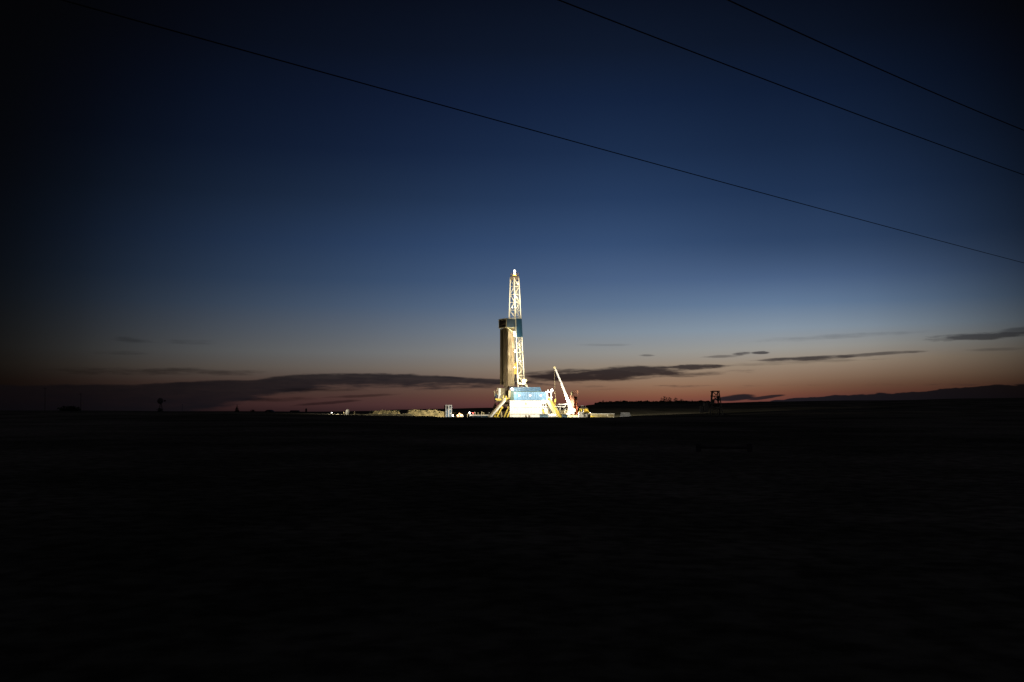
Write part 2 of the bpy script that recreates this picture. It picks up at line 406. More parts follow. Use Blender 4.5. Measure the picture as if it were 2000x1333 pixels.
def make_ground():
    radii = [0.0]
    r = 1.2
    while r < 200: radii.append(r); r *= 1.07
    r = 200
    while r < 520: radii.append(r); r += 5.0
    while r < 45000: radii.append(r); r *= 1.045
    azs = []
    a = -math.pi
    while a < math.pi - 1e-6:
        azs.append(a)
        a += .0045 if abs(a + .002) < .62 else .06
    bm = bmesh.new()
    c = bm.verts.new((0, 0, H(0.01, 0.01)))
    rings = []
    for r in radii[1:]:
        rings.append([bm.verts.new((r * math.sin(a), r * math.cos(a), H(r * math.sin(a), r * math.cos(a)))) for a in azs])
    n = len(azs)
    for i in range(n): bm.faces.new((c, rings[0][(i + 1) % n], rings[0][i]))
    for A, B in zip(rings, rings[1:]):
        for i in range(n): bm.faces.new((A[i], A[(i + 1) % n], B[(i + 1) % n], B[i]))
    for f in bm.faces: f.smooth = True
    bmesh.ops.recalc_face_normals(bm, faces=bm.faces)
    me = bpy.data.meshes.new('ground'); bm.to_mesh(me); bm.free()
    m = bpy.data.materials.new('prairie_grass'); m.use_nodes = True
    t = NT(m.node_tree); bs = t.n['Principled BSDF']
    tcn = t.new('ShaderNodeTexCoord')
    n1 = t.new('ShaderNodeTexNoise'); n1.inputs['Scale'].default_value = .03; n1.inputs['Detail'].default_value = 8; n1.inputs['Roughness'].default_value = .7
    n2 = t.new('ShaderNodeTexNoise'); n2.inputs['Scale'].default_value = 3.0; n2.inputs['Detail'].default_value = 8
    t.l.new(tcn.outputs['Object'], n1.inputs['Vector']); t.l.new(tcn.outputs['Object'], n2.inputs['Vector'])
    c1 = t.mix(t.ss(n1.outputs[0], .35, .65), (.055, .055, .035), (.19, .165, .115))
    c2 = t.mix(t.ss(n2.outputs[0], .3, .7), (.5, .5, .5), (1.2, 1.2, 1.2))
    t.l.new(t.mix(1.0, c1, c2, 'MULTIPLY'), bs.inputs['Base Color'])
    bs.inputs['Roughness'].default_value = 1.0; bs.inputs['Specular IOR Level'].default_value = 0.0
    b = t.new('ShaderNodeBump'); b.inputs['Strength'].default_value = .7; b.inputs['Distance'].default_value = .12
    t.l.new(n2.outputs[0], b.inputs['Height']); t.l.new(b.outputs[0], bs.inputs['Normal'])
    me.materials.append(m)
    o = bpy.data.objects.new('ground', me); COL.objects.link(o)
    tag(o, 'dark rolling prairie under the dusk sky', None, kind='structure')
make_ground()

def drape(name, x0, x1, y0, y1, step, m, lift=.12):
    bm = bmesh.new(); nx = int((x1 - x0) / step); ny = int((y1 - y0) / step)
    g = [[bm.verts.new((x0 + i * (x1 - x0) / nx, y0 + j * (y1 - y0) / ny, H(x0 + i * (x1 - x0) / nx, y0 + j * (y1 - y0) / ny) + lift)) for i in range(nx + 1)] for j in range(ny + 1)]
    for j in range(ny):
        for i in range(nx): bm.faces.new((g[j][i], g[j][i + 1], g[j + 1][i + 1], g[j + 1][i]))
    for f in bm.faces: f.smooth = True
    bmesh.ops.recalc_face_normals(bm, faces=bm.faces)
    me = bpy.data.meshes.new(name); bm.to_mesh(me); bm.free(); me.materials.append(M[m])
    o = bpy.data.objects.new(name, me); COL.objects.link(o); o['kind'] = 'structure'; o['label'] = 'pale gravel of the well pad'
    return o
drape('gravel_pad', -82, 52, 345, 405, 2.5, 'gravel')

# ------------------------------------------------------------------ drilling derrick
rig = thing('drilling_derrick', R(1012, 783, 3), 'tall white floodlit lattice drilling mast with blue wind panel and bright crown light', 'derrick')
# leg positions in plan: near (front), left, right, back; they converge towards the crown
def legpt(which, t):                  # t = 0 at the drill floor, 1 at the crown
    py = 783 + (541 - 783) * t
    b = dict(M=(1012.5, -1.0), L=(989.5, 2.6), R=(1026.0, 2.8), B=(1003.0, 6.4))[which]
    u = dict(M=(1003.8, 1.2), L=(997.0, 2.4), R=(1013.4, 2.9), B=(1006.6, 4.2))[which]
    s = t
    return R(b[0] + (u[0] - b[0]) * s, py, b[1] + (u[1] - b[1]) * s)
for k in 'MLRB':
    mb = MB(); mb.beam(legpt(k, 0.0), legpt(k, 1.0), .34 if k != 'B' else .26)
    mb.build('leg', 'mast', rig)
def lattice(a, b, t0, t1, n, w_=.2, name='bracing', style='K'):
    mb = MB()
    for i in range(n + 1):
        t = t0 + (t1 - t0) * i / n
        mb.beam(legpt(a, t), legpt(b, t), w_)
        if i < n:
            t2 = t0 + (t1 - t0) * (i + 1) / n
            if style == 'K':
                mid = (legpt(a, t2) + legpt(b, t2)) / 2
                mb.beam(legpt(a, t), mid, w_ * .9); mb.beam(legpt(b, t), mid, w_ * .9)
            elif i % 2: mb.beam(legpt(a, t), legpt(b, t2), w_ * .9)
            else: mb.beam(legpt(b, t), legpt(a, t2), w_ * .9)
    return mb.build(name, 'mast', rig)
lattice('M', 'R', .02, .51, 8, .2, 'bracing', 'Z')
lattice('M', 'R', .67, .99, 5, .2, 'bracing', 'Z')
lattice('L', 'M', .67, .99, 5, .2, 'bracing', 'Z')
lattice('L', 'B', .02, .99, 7, .08, 'bracing', 'Z')
lattice('R', 'B', .02, .99, 7, .08, 'bracing', 'Z')
# ladder up the right face
mb = MB()
la, lb = legpt('M', .02) * .45 + legpt('R', .02) * .55, legpt('M', .97) * .45 + legpt('R', .97) * .55
for s in (-.22, .22): mb.beam(la + Vector((s, -.15, 0)), lb + Vector((s, -.15, 0)), .08)
for i in range(40):
    q = la.lerp(lb, i / 60); mb.beam(q + Vector((-.22, -.15, 0)), q + Vector((.22, -.15, 0)), .06)
mb.build('ladder', 'cream', rig)
# drilling line and guide rails inside the mast
mb = MB()
for dx_ in (-.3, .3):
    a = (legpt('M', .98) + legpt('B', .98)) / 2 + Vector((dx_, 0, 0)); b = (legpt('M', .30) + legpt('B', .30)) / 2 + Vector((dx_ * .8, 0, 0))
    mb.tube(a, b, .035, n=6)
mb.build('hoist_cable', 'dark', rig)
# blue wind panel wrapped round the racking level
mb = MB()
def face(a, b, t0, t1, off=-.25, th=.08, ia=0.0, ib=1.0):
    A0, B0, A1, B1 = legpt(a, t0), legpt(b, t0), legpt(a, t1), legpt(b, t1)
    A0, B0 = A0.lerp(B0, ia), A0.lerp(B0, ib); A1, B1 = A1.lerp(B1, ia), A1.lerp(B1, ib)
    n = Vector((B0.y - A0.y, -(B0.x - A0.x), 0)).normalized()
    if n.y > 0: n = -n
    o1, o2 = n * (-off), n * (-off + th)
    return [A0 + o1, B0 + o1, B0 + o2, A0 + o2, A1 + o1, B1 + o1, B1 + o2, A1 + o2]
mb.hull(face('M', 'R', .515, .665, -.3, .1))
mb.build('wind_panel', 'bluep', rig)
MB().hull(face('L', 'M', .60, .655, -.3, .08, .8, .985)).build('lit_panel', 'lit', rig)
# crown: water table platform with railing, sheaves and the beacon
t1 = 1.0
c0 = (legpt('M', 1) + legpt('B', 1)) / 2
cz = R(1003, 540).z
mb = MB().box((c0.x, c0.y, cz + .15), (3.3, 3.6, .3)).hull([Vector((c0.x + sx * a_, c0.y + sy * a_, z)) for z, a_ in ((cz - 1.1, 1.25), (cz, 1.6)) for sx, sy in ((-1, -1), (1, -1), (1, 1), (-1, 1))])
crown = mb.build('crown_platform', 'brown', rig)
mb = MB()
for i in range(4):
    for j in range(3):
        a = Vector((c0.x + (-1.6 + 1.6 * j) * (1 if i % 2 == 0 else 0) + (1.6 if i == 1 else -1.6 if i == 3 else 0), c0.y + (-1.75 if i == 0 else 1.75 if i == 2 else -1.75 + 1.75 * j), cz + .3))
        mb.beam(a, a + Vector((0, 0, 1.0)), .07)
for z in (.75, 1.3):
    q = [Vector((c0.x + sx * 1.6, c0.y + sy * 1.75, cz + z)) for sx, sy in ((-1, -1), (1, -1), (1, 1), (-1, 1))]
    for i in range(4): mb.beam(q[i], q[(i + 1) % 4], .07)
mb.build('railing', 'gold', crown)
mb = MB()
for s in (-.45, -.15, .15, .45): mb.tube(Vector((c0.x + s - .09, c0.y, cz + .8)), Vector((c0.x + s + .09, c0.y, cz + .8)), .75, n=20)
mb.box((c0.x, c0.y, cz + .45), (1.6, 1.2, .3))
mb.build('crown_block', 'gold', rig)
bz = R(1004.6, 530).z
mb = MB().beam(Vector((c0.x, c0.y, cz + .3)), Vector((c0.x, c0.y, bz + .5)), .14).box((c0.x, c0.y, bz - .6), (.8, .8, .16))
mb.build('beacon_post', 'cream', rig)
floodlight(rig, Vector((c0.x, c0.y - .7, bz + .3)), Vector((c0.x, c0.y - 3, bz - .8)), .75, 300, 'lensb')
floodlight(rig, Vector((c0.x, c0.y - .8, bz - .7)), Vector((c0.x, c0.y - 3, bz - 3)), .5, 150, 'lensb')
# racking board (monkey board): open dark end to the left, slate sheeting to the front
def rk(px, py, d): return R(px, py, d)
nb = [(989, -4.2), (1006.5, -.8), (993, 3.2), (974.5, .2)]
board = MB()
zt, zb = 624.5, 641.0
q = [rk(p, zb, d) for p, d in nb]; qt = [rk(p, zt, d) for p, d in nb]
for P4 in (q, qt):
    for i in range(4): board.beam(P4[i], P4[(i + 1) % 4], .26)
for i in range(4): board.beam(q[i], qt[i], .24)
for f_ in (.2, .4, .6, .8): board.beam(q[0].lerp(q[3], f_), q[1].lerp(q[2], f_), .14)
rb = board.build('racking_board', 'cream', rig)
def sheet(a, b, c, d, th=.06):
    n = (b - a).cross(d - a).normalized() * th
    return [a, b, b + n, a + n, d, c, c + n, d + n]
MB().hull(sheet(q[0] + Vector((.1, -.1, 0)), q[1] + Vector((0, -.1, 0)), qt[1] + Vector((0, -.1, 0)), qt[0] + Vector((.1, -.1, 0)))).build('front_sheeting', 'dblue', rb)
MB().hull(sheet(q[1], q[2], qt[2], qt[1])).hull(sheet(q[2], q[3], qt[3], qt[2])).build('back_sheeting', 'dark', rb)
mb = MB()
for z_ in (.3, .62):
    mb.beam(q[0].lerp(qt[0], z_), q[3].lerp(qt[3], z_), .1)
for f_ in (.33, .66): mb.beam(q[0].lerp(q[3], f_), qt[0].lerp(qt[3], f_), .09)
for i in range(9):
    f_ = .1 + i * .1; mb.beam(q[0].lerp(q[3], f_) + Vector((0, 0, 1.4)), q[1].lerp(q[2], f_) + Vector((0, 0, 1.4)), .12)
mb.build('pipe_fingers', 'brown', rb)
MB().hull([p + Vector((0, 0, dz_)) for dz_ in (-.05, .05) for p in qt]).build('roof_sheet', 'dark', rb)
mb = MB()
mb.beam(q[0], R(1006.5, 652, -.8), .2); mb.beam(q[0].lerp(q[1], .1), R(1006, 642, -.8), .2); mb.beam(q[3], R(1003, 654, 3), .18)
mb.build('board_strut', 'cream', rb)
# lamps up the mast, on brackets that stand out from the front leg
for (px, py, d, ax, ay, ad, pw, sz, ln) in (
        (1004.6, 651.5, -4.2, 1014, 690, 3, 900, .85, 'lensb'), (1005.4, 656.5, -3.4, 998, 700, -2, 350, .7, 'lensb'), (1006.0, 687, -4.2, 1006, 720, 0, 800, .75, 'lensb'),
        (1005.0, 718, -4.4, 1008, 750, 0, 900, .6, 'lensb')):
    t_ = (783 - py) / 242.0
    floodlight(rig, R(px, py, d), R(ax, ay, ad), sz, pw, ln, arm_from=legpt('M', t_))
for (px, py, d, pw) in ((1009.0, 584, -2.8, 2700), (1011.5, 556, -2.2, 1100), (1001.0, 603, -2.4, 1300), (1020.5, 747, -3.4, 1500), (1014.5, 676, -3.2, 1900), (1017.0, 708, -3.2, 1900)):  # the last two are added to brighten the lower mast
    t_ = (783 - py) / 242.0
    floodlight(rig, R(px, py, d), R(px, py - 30, 3), .45, pw, 'lens', arm_from=legpt('M', t_))
floodlight(rig, R(981, 633, 4.6), R(800, 806, 18), .3, 150000, 'lens', arm_from=q[2], spot=math.radians(34))  # unseen spot behind the racking board, aimed at the spoil banks
floodlight(rig, R(1012, 641, 5.5), R(1260, 806, 160), .4, 500000, 'lens', arm_from=legpt('B', (783 - 641) / 242.0), spot=math.radians(60))  # unseen spot added behind the wind panel to brighten the rear field
# A-frame and base housing at the foot of the mast
mb = MB()
mb.beam(R(1022.5, 742, -1.5), R(1035, 768, -3), .5).beam(R(1022, 742, 4.5), R(1035, 768, 5.5), .4).beam(R(1022.5, 742, -1.5), R(1022, 742, 4.5), .4)
mb.beam(R(1025.5, 750, -1.8), R(1013, 750, -1.2), .35)
mb.build('a_frame', 'mast', rig)
mb = MB().box(R(1023.5, 746.5, -2.2), (1.1, .8, 1.9)).tube(R(1026.5, 743.5, -2.9), R(1026.5, 743.5, -1.5), .55, n=14)
mb.build('winch_housing', 'cream', rig, bevel=.05)

# the travelling assembly that hangs in the mast opening
td = thing('top_drive', R(1006.2, 742, 1), 'yellow top drive and hook hanging beside the mast above the drill floor', 'top drive')
mb = MB().box(R(1006.4, 716, 1), (.9, 1.0, 2.0)).box(R(1006.2, 725, 1), (1.1, 1.0, 2.4)).box(R(1007.4, 712, 1), (.7, .6, 1.8))
mb.build('motor_housing', 'gold', td, bevel=.06)
MB().tube(R(1005.8, 744, 1), R(1005.8, 731, 1), .2).tube(R(1007.3, 742, 1.1), R(1007.0, 731, 1.1), .12).build('drill_stem', 'dark', td)
mb = MB()
for z_ in range(704, 714, 2): mb.tube(R(1005.4, z_, 1 - .02), R(1005.4, z_ + 1.2, 1), .45, n=16)
mb.build('travelling_block', 'dark', td)
mb = MB()
for i in range(6): mb.tube(R(1004.6 + i * .5, 752 - i * 2, 1.2), R(1004.8 + i * .4, 735, 1.2), .09, n=6)
mb.build('hydraulic_hoses', 'brown', td)

# ------------------------------------------------------------------ racked drill pipe
def pipes(px0, d0, px1, d1, depth, rows, n, py0, py1, label, bands):
    a, b = R(px0, py0, d0), R(px1, py0, d1)
    v = b - a; nrm = Vector((v.y, -v.x, 0)).normalized()
    if nrm.y < 0: nrm = -nrm
    H_ = R(1000, py1).z - a.z
    mb = MB()
    rnd = random.Random(int(px0))
    for j in range(rows):
        for i in range(n):
            if 0 < j < rows - 1 and 0 < i < n - 1: continue
            p = a + v * ((i + .5) / n) + nrm * (depth * (j + .5) / rows)
            top = H_ - rnd.random() * .3
            mb.tube(p, p + Vector((0, 0, top)), .075, n=7)
            for bz_ in bands:
                z = R(1000, bz_).z - a.z + rnd.uniform(-.12, .12)
                mb.tube(p + Vector((0, 0, z)), p + Vector((0, 0, z + .45)), .096, n=7)
    # inner stands, closely packed
    c = a + v * .5 + nrm * depth * .5
    ang_ = math.atan2(v.y, v.x)
    mb.box(c + Vector((0, 0, H_ / 2)), (v.length - .3, depth - .3, H_ - .4), ang_)
    o = mb.build('racked_drill_pipe', 'pipe')
    o.data.transform(Matrix.Translation(-a)); o.location = a
    tag(o, label, 'drill pipe', kind='stuff')
pipes(992.3, -3.2, 1004.3, -.6, 2.6, 12, 22, 755.5, 641, 'tan stands of drill pipe racked upright beside the mast, the broad lit row', (680, 731))
pipes(984.2, -.6, 987.0, -.2, 2.6, 12, 5, 752, 642, 'narrow dark row of racked drill pipe at the left edge of the stack', (682, 732))
mb = MB()
for px, d in ((990, -2.5), (990.5, .8)): mb.beam(R(px, 783, d), R(px, 641, d), .5)
mb.box(R(989.5, 769, -.5), (1.7, 3.2, 5.4)); mb.box(R(989, 700, 1.5), (.9, 1.0, 22))
solo(mb, 'setback_column', 'brown', 'dark brown column rising through the gap between the two racks of pipe', 'column', loc=R(990, 783, -.5))

# ------------------------------------------------------------------ blue doghouse on the drill floor
dh = thing('doghouse', R(1033, 783, -6), 'pale blue corrugated drill floor cabin with three small lit squares and sloping roof', 'cabin')
x0, x1 = R(1003.5, 0).x, R(1064.3, 0).x
zf, zt_ = R(0, 782.6).z, R(0, 766.8).z
mb = MB().box(((x0 + x1) / 2, RY - 6, (zf + zt_) / 2), (x1 - x0, 6, zt_ - zf))
for i in range(30):
    mb.box((x0 + (i + .5) * (x1 - x0) / 30, RY - 9.04, (zf + zt_) / 2), (.12, .09, zt_ - zf - .1))
mb.build('wall', 'blue', dh)
ra, rb_, rc, rd = R(995, 765), R(1056, 765), R(1054.6, 757.2), R(995.5, 757.2)
y_f, y_b = RY - 7.4, RY - 2.0
mb = MB().hull([Vector((ra.x, y_f, ra.z)), Vector((rb_.x, y_f, ra.z)), Vector((rb_.x, y_b, ra.z)), Vector((ra.x, y_b, ra.z)),
                Vector((rd.x, y_f + 2.2, rd.z)), Vector((rc.x, y_f + 2.2, rd.z)), Vector((rc.x, y_b - .6, rd.z)), Vector((rd.x, y_b - .6, rd.z))])
for i in range(17):
    f_ = (i + .5) / 17
    mb.beam(Vector((ra.x + f_ * (rb_.x - ra.x), y_f - .02, ra.z + .05)), Vector((rd.x + f_ * (rc.x - rd.x), y_f + 2.18, rd.z)), .1)
rf = mb.build('roof', 'blue', dh)
MB().box(((ra.x + rb_.x) / 2, (y_f + y_b) / 2, ra.z - .14), (rb_.x - ra.x + .1, y_b - y_f, .24)).build('fascia', 'green', rf)
for px in (1013.8, 1034.6, 1054.6):
    p = R(px, 773.6, -9.1)
    wdw = MB().box(p, (.72, .12, .68)).build('window', 'grey', dh)
    MB().box(p + Vector((0, -.08, 0)), (.56, .04, .52)).build('pane', 'lit', wdw)
MB().box((x0 - .66, RY - 5.6, (zf + zt_) / 2 + .1), (1.3, 5.0, zt_ - zf)).build('end_wall', 'green', dh)

# ------------------------------------------------------------------ substructure
sub = thing('rig_substructure', R(1025, GPY, -5), 'white panelled substructure box under the blue cabin with yellow inclined legs at its left', 'substructure')
sx0, sx1 = R(996.3, 0).x, R(1055.5, 0).x
s_t = R(0, 783.2).z
mb = MB().box(((sx0 + sx1) / 2, RY - 3.5, (s_t + GZ) / 2 - .02), (sx1 - sx0, 11, s_t - GZ))
mb.build('side_panel', 'white', sub)
mb = MB()
for i in range(13):
    x = sx0 + (i) * (sx1 - sx0) / 12
    mb.box((x, RY - 9.03, (s_t + GZ) / 2), (.12, .07, s_t - GZ - .1))
for z in (s_t - .12, s_t - 2.4, s_t - 4.8): mb.box(((sx0 + sx1) / 2, RY - 9.08, z), (sx1 - sx0 + .3, .22, .2))
mb.build('panel_frame', 'white', sub)
for px in (1026.5, 1033.0): MB().box(R(px, 815, -9.1), (.6, .14, 1.5)).build('door', 'brown', sub)
MB().box(R(1003, 787, -9.12), (.5, .1, .2)).build('access_hatch', 'tan', sub)
MB().box(R(1026.5, 789, -9.12), (.35, .1, .9)).build('access_hatch', 'tan', sub)
for a, b, d in (((975.5, 797), (961.5, 824), -6), ((980.5, 797), (966.5, 824), -8), ((993, 797), (981, 824), -5), ((998.5, 799), (986, 826), -8.5)):
    MB().beam(R(*a, d), R(*b, d), .55, .5).tube(R(a[0] + .4, a[1] - .5, d - .4), R(a[0] + .4, a[1] - .5, d + .4), .45, n=14).build('inclined_leg', 'yellow', sub)
MB().beam(R(970, 808, -7), R(976, 808, -7), .3).build('cross_brace', 'yellow', sub)
MB().beam(R(966, 815, -7), R(976, 815, -7), .3).build('cross_brace', 'yellow', sub)
MB().box(R(983.5, 785, -3), (pxm(30), 8, .5)).box(R(990, 790, -2), (pxm(10), 5, 1.6)).box(R(985, 784.2, -7.2), (pxm(24), .3, .35)).build('floor_deck', 'brown', sub)
mb = MB()
for px, d in ((975, 0), (985, 1), (992, -1.5), (967, 1.5)): mb.beam(R(px, 787, d), R(px - .5, 826, d), .4)
for a, b in (((969, 791), (959.5, 808)), ((967.5, 788), (963, 798)), ((992, 787), (993, 826))): mb.beam(R(*a, 2), R(*b, 2), .5)
mb.build('support_post', 'brown', sub)
mb = MB().beam(R(968, 780.5, -6.5), R(980, 780.5, -6.5), .32, .5).box(R(975, 783, -6.3), (pxm(9), .6, .7))
mb.beam(R(988, 779.5, -7), R(997, 779, -7), .4, .4).beam(R(988.8, 774, -7), R(988.8, 783, -7), .3).beam(R(984, 773, -7), R(984, 784, -7), .3).beam(R(992, 776.4, -7), R(991, 780, -7), .18)
mb.build('guard_rail', 'yellow', sub)
MB().box(R(993, 806, -3), (pxm(3), 2, 2.6)).build('valve_block', 'tan', sub)
mb = MB().box(R(979, 814, -5), (pxm(4), 2, 4)).tube(R(980, 815, -7), R(980, 804, -7), .42, .2, n=10)
mb.build('blowout_preventer', 'tan', sub)

# vessels and cabins on the left end of the drill floor
v = thing('vertical_separator', R(974.8, 784, -5), 'tall narrow white vertical tank standing at the left end of the drill floor', 'tank')
MB().tube(R(974.8, 783, -5), R(975.6, 760.5, -5), .42, n=18).tube(R(977, 773, -5.1), R(977, 760, -5.1), .25, n=12).ball(R(975.6, 760.2, -5), .42, (1, 1, .6), 14).build('vessel', 'white', v, smooth=False)
MB().tube(R(971.2, 772, -5), R(971.2, 759.4, -5), .1, n=8).tube(R(971.2, 759.4, -5), R(973.5, 759.2, -5), .1, n=8).build('vent_pipe', 'cream', v)
c = thing('tool_cabin', R(981.5, 784, -2), 'tan metal cabin behind the white vertical tank on the drill floor', 'cabin')
MB().box(R(981.3, 771, -2), (pxm(8.4), 3, pxm(24))).build('body', 'tan', c, bevel=.05)
MB().beam(R(977.6, 772, -3.7), R(985, 766, -3.7), .14).box(R(981, 776.6, -3.65), (pxm(7), .2, .35)).build('brace', 'cream', c)
v = thing('vent_post', R(966.4, 784, -4), 'thin pale post with bent head left of the white vertical tank', 'post')
MB().tube(R(966.8, 776, -4), R(966.5, 765.6, -4), .14, n=8).tube(R(966.5, 765.6, -4), R(964.7, 765.2, -4), .14, n=8).build('pipe', 'cream', v)
MB().beam(R(967.2, 785, -4), R(966.8, 775, -4), .3).build('base', 'dark', v)
solo(MB().box(R(969.8, 773, -4), (pxm(3.6), 1.2, pxm(7))).box(R(969.8, 778.6, -4), (pxm(4.2), 1.4, pxm(2))), 'control_panel', 'bluep', 'dark blue control box between the bent post and the white vertical tank', 'control box', loc=R(969.8, 784, -4))
solo(MB().box(R(994.6, 771.5, -7.6), (pxm(2.8), 1, pxm(13))).beam(R(997.2, 764, -8), R(997.2, 776, -8), .22).beam(R(994, 764.2, -8), R(998, 763.5, -8), .3), 'electrical_cabinet', 'tan', 'narrow tan cabinet against the left end of the blue cabin', 'cabinet', loc=R(995, 784, -7.6))

# ------------------------------------------------------------------ stairs
def stairs(a, b, d, width, m, name, label, steps, rail=1.1, tread='grey', group=None):
    A, B = R(*a, d), R(*b, d)
    t = thing(name, R(b[0], b[1], d), label, 'stairs')
    v = Vector((0, width, 0))
    for o_ in (Vector(), v): MB().beam(A + o_, B + o_, .16, .5).build('stringer', m, t)
    mb = MB()
    for i in range(steps):
        q = A.lerp(B, (i + .5) / steps) + v / 2
        mb.box(q, (.34, width - .2, .08))
    mb.build('treads', tread, t)
    for o_ in (Vector(), v):
        mb = MB(); u = Vector((0, 0, rail))
        mb.beam(A + o_ + u, B + o_ + u, .12); mb.beam(A + o_ + u * .55, B + o_ + u * .55, .08)
        for i in range(7):
            q = A.lerp(B, i / 6) + o_; mb.beam(q, q + u, .09)
        mb.build('handrail', m, t)
    return t
stairs((987.5, 783.5), (953.5, 822), -9.5, 1.4, 'white', 'staircase', 'long white inclined staircase running down left from the drill floor', 36)
MB_ = MB().beam(R(983.5, 783, -11.2), R(948.5, 822, -11.2), .3, .3)
solo(MB_, 'pipe_slide', 'tan', 'khaki inclined pipe slide beside the white staircase', 'pipe slide', loc=R(948.5, 822, -11.2))
st = stairs((1071.0, 782.5), (1096.5, 824), -10.5, 1.3, 'yellow', 'staircase', 'yellow and pale staircase running down right from the drill floor', 36, 1.2, 'cream')
A_, B_2 = R(1070.2, 783.5, -10.5), R(1093.2, 824, -10.5)
MB().hull([A_ + Vector((-.9, -.15, 0)), A_ + Vector((1.0, -.15, 0)), A_ + Vector((1.0, -.08, 0)), A_ + Vector((-.9, -.08, 0)),
           ][:0] or sheet(B_2 + Vector((-1.2, -.12, 0)), B_2 + Vector((.1, -.12, 0)), A_ + Vector((.1, -.12, 0)), A_ + Vector((-1.2, -.12, 0)))).build('side_sheet', 'cream', st)

# ------------------------------------------------------------------ service tower right of the blue cabin
tw = thing('service_tower', R(1070, GPY, -6), 'white steel frame right of the blue cabin carrying the brightest floodlight on its corner post', 'steel tower')
MB().box(R(1066.3, 774.6, -6.5), (pxm(4.6), 3, pxm(16))).build('side_wall', 'white', tw)
mb = MB()
for px, t_, d in ((1075.4, 766, -8), (1075.4, 766, -4), (1060, 783, -8.6), (1064.5, 783, -8.6), (1056.5, 783, -8.6)): mb.beam(R(px, t_, d), R(px, 826, d), pxm(1.7))
mb.beam(R(1064, 766.8, -8), R(1077, 766.8, -8), .4).beam(R(1064, 776.8, -8), R(1077, 776.8, -8), .25).beam(R(1056, 783.8, -8.8), R(1075.5, 783.8, -8.8), .5)
mb.beam(R(1056, 795.2, -8.8), R(1080, 795.2, -8.8), .38).beam(R(1056, 788, -8.8), R(1066, 788, -8.8), .8)
mb.beam(R(1064, 794, -8.9), R(1069, 785, -8.9), .45).beam(R(1075.4, 766, -8), R(1075.4, 766, -4), .3)
mb.build('frame', 'white', tw)
mb = MB().box(R(1071, 779.5, -8.3), (pxm(6), .8, .35)).beam(R(1068.5, 777.8, -8.6), R(1068.5, 783, -8.6), .16).beam(R(1072, 777.8, -8.6), R(1072, 783, -8.6), .16)
mb.build('landing_rail', 'yellow', tw)
MB().box(R(1065.5, 803.5, -8), (pxm(18), 1.2, pxm(17))).box(R(1078, 803, -7.4), (pxm(5), 1, pxm(15))).build('lower_panel', 'white', tw)
MB().box(R(1070, 804.5, -8.7), (pxm(3.2), .16, pxm(9))).build('door', 'tan', tw)
MB().box(R(1076.1, 803.5, -8.7), (pxm(1), .16, pxm(6))).build('hatch', 'dark', tw)
MB().box(R(1072.5, 807, -8.75), (pxm(1), .16, pxm(2))).build('hatch', 'dark', tw)
MB().beam(R(1057.3, 800, -8.9), R(1061.5, 808, -8.9), .5).build('yellow_brace', 'yellow', tw)
MB().box(R(1059, 800.5, -8.85), (pxm(3), .3, pxm(2.4))).build('dark_block', 'dark', tw)
MB().box(R(1061.3, 791.5, -8.6), (pxm(2), .3, pxm(2))).build('dark_block', 'dark', tw)  # dark block set where the white frame has a hole
floodlight(tw, R(1076.0, 763.0, -9.5), R(1060, 790, -8), .85, 1200, 'lensb', arm_from=R(1075.4, 766, -8))
lamp_light(tw, R(1070.0, 766.0, -17.5), 10000)  # fill light without a fixture, out in front to brighten the white walls
floodlight(tw, R(1068.8, 763.8, -8.2), R(1066, 780, -9), .25, 0, 'lens', arm_from=R(1067, 766.8, -8))
floodlight(dh, R(1000.5, 761.5, -12.0), R(1018, 775, -9), .95, 1200, 'lensb', arm_from=R(1000.5, 765, -8))
lamp_light(dh, R(1003.0, 766.0, -19.5), 10500)  # second bare fill light, hung ahead of the blue cabin to brighten it

floodlight(tw, R(1077.0, 764.6, -14), R(1150, 812, -8), .3, 30000, 'lens', arm_from=R(1075.4, 768.5, -8), spot=math.radians(70))  # added spot beside the bright lamp, to light the crane and trailer
# ------------------------------------------------------------------ boom crane truck
cr = thing('mobile_crane', R(1120, GPY, -9), 'white mobile crane with its long boom raised steeply up to the left', 'crane')
mb = MB()
b0, b1, b2, b3 = R(1116.5, 808, -9), R(1103.5, 775.5, -9), R(1094, 750, -9), R(1081.8, 721, -9)
def taper(a, b, wa, wb):
    d = (b - a).normalized(); n = Vector((d.z, 0, -d.x)); y = Vector((0, 1, 0))
    return [a + n * wa * sx / 2 + y * wa * .8 * sy / 2 for sx, sy in ((-1, -1), (1, -1), (1, 1), (-1, 1))] + [b + n * wb * sx / 2 + y * wb * .8 * sy / 2 for sx, sy in ((-1, -1), (1, -1), (1, 1), (-1, 1))]
MB().hull(taper(b0, b1, 1.25, 1.0)).build('boom', 'white', cr)
MB().hull(taper(b1, b2, .86, .72)).build('boom_extension', 'white', cr)
MB().hull(taper(b2, b3, .58, .5)).build('boom_extension', 'white', cr)
MB().tube(b3 + Vector((-.1, -.35, .1)), b3 + Vector((-.1, .35, .1)), .42, n=16).build('boom_head', 'cream', cr)
MB().beam(R(1112, 806, -9), R(1107.8, 790, -9), .5).build('lift_cylinder', 'cream', cr)
MB().box(R(1103.5, 775, -9.5), (1.0, .3, .3)).build('boom_bracket', 'cream', cr)
MB().tube(b3 + Vector((-.25, 0, 0)), R(1082.8, 780, -9), .05, n=6).build('hoist_cable', 'tan', cr)
mb = MB().box(R(1082.4, 784.4, -9), (pxm(3.0), .5, pxm(5.6))).box(R(1082.8, 780.8, -9), (pxm(1.6), .4, pxm(2)))
mb.tube(R(1082.4, 787, -9), R(1082.7, 793, -9), .12, n=8)
mb.build('hook_block', 'yellow', cr, bevel=.04)
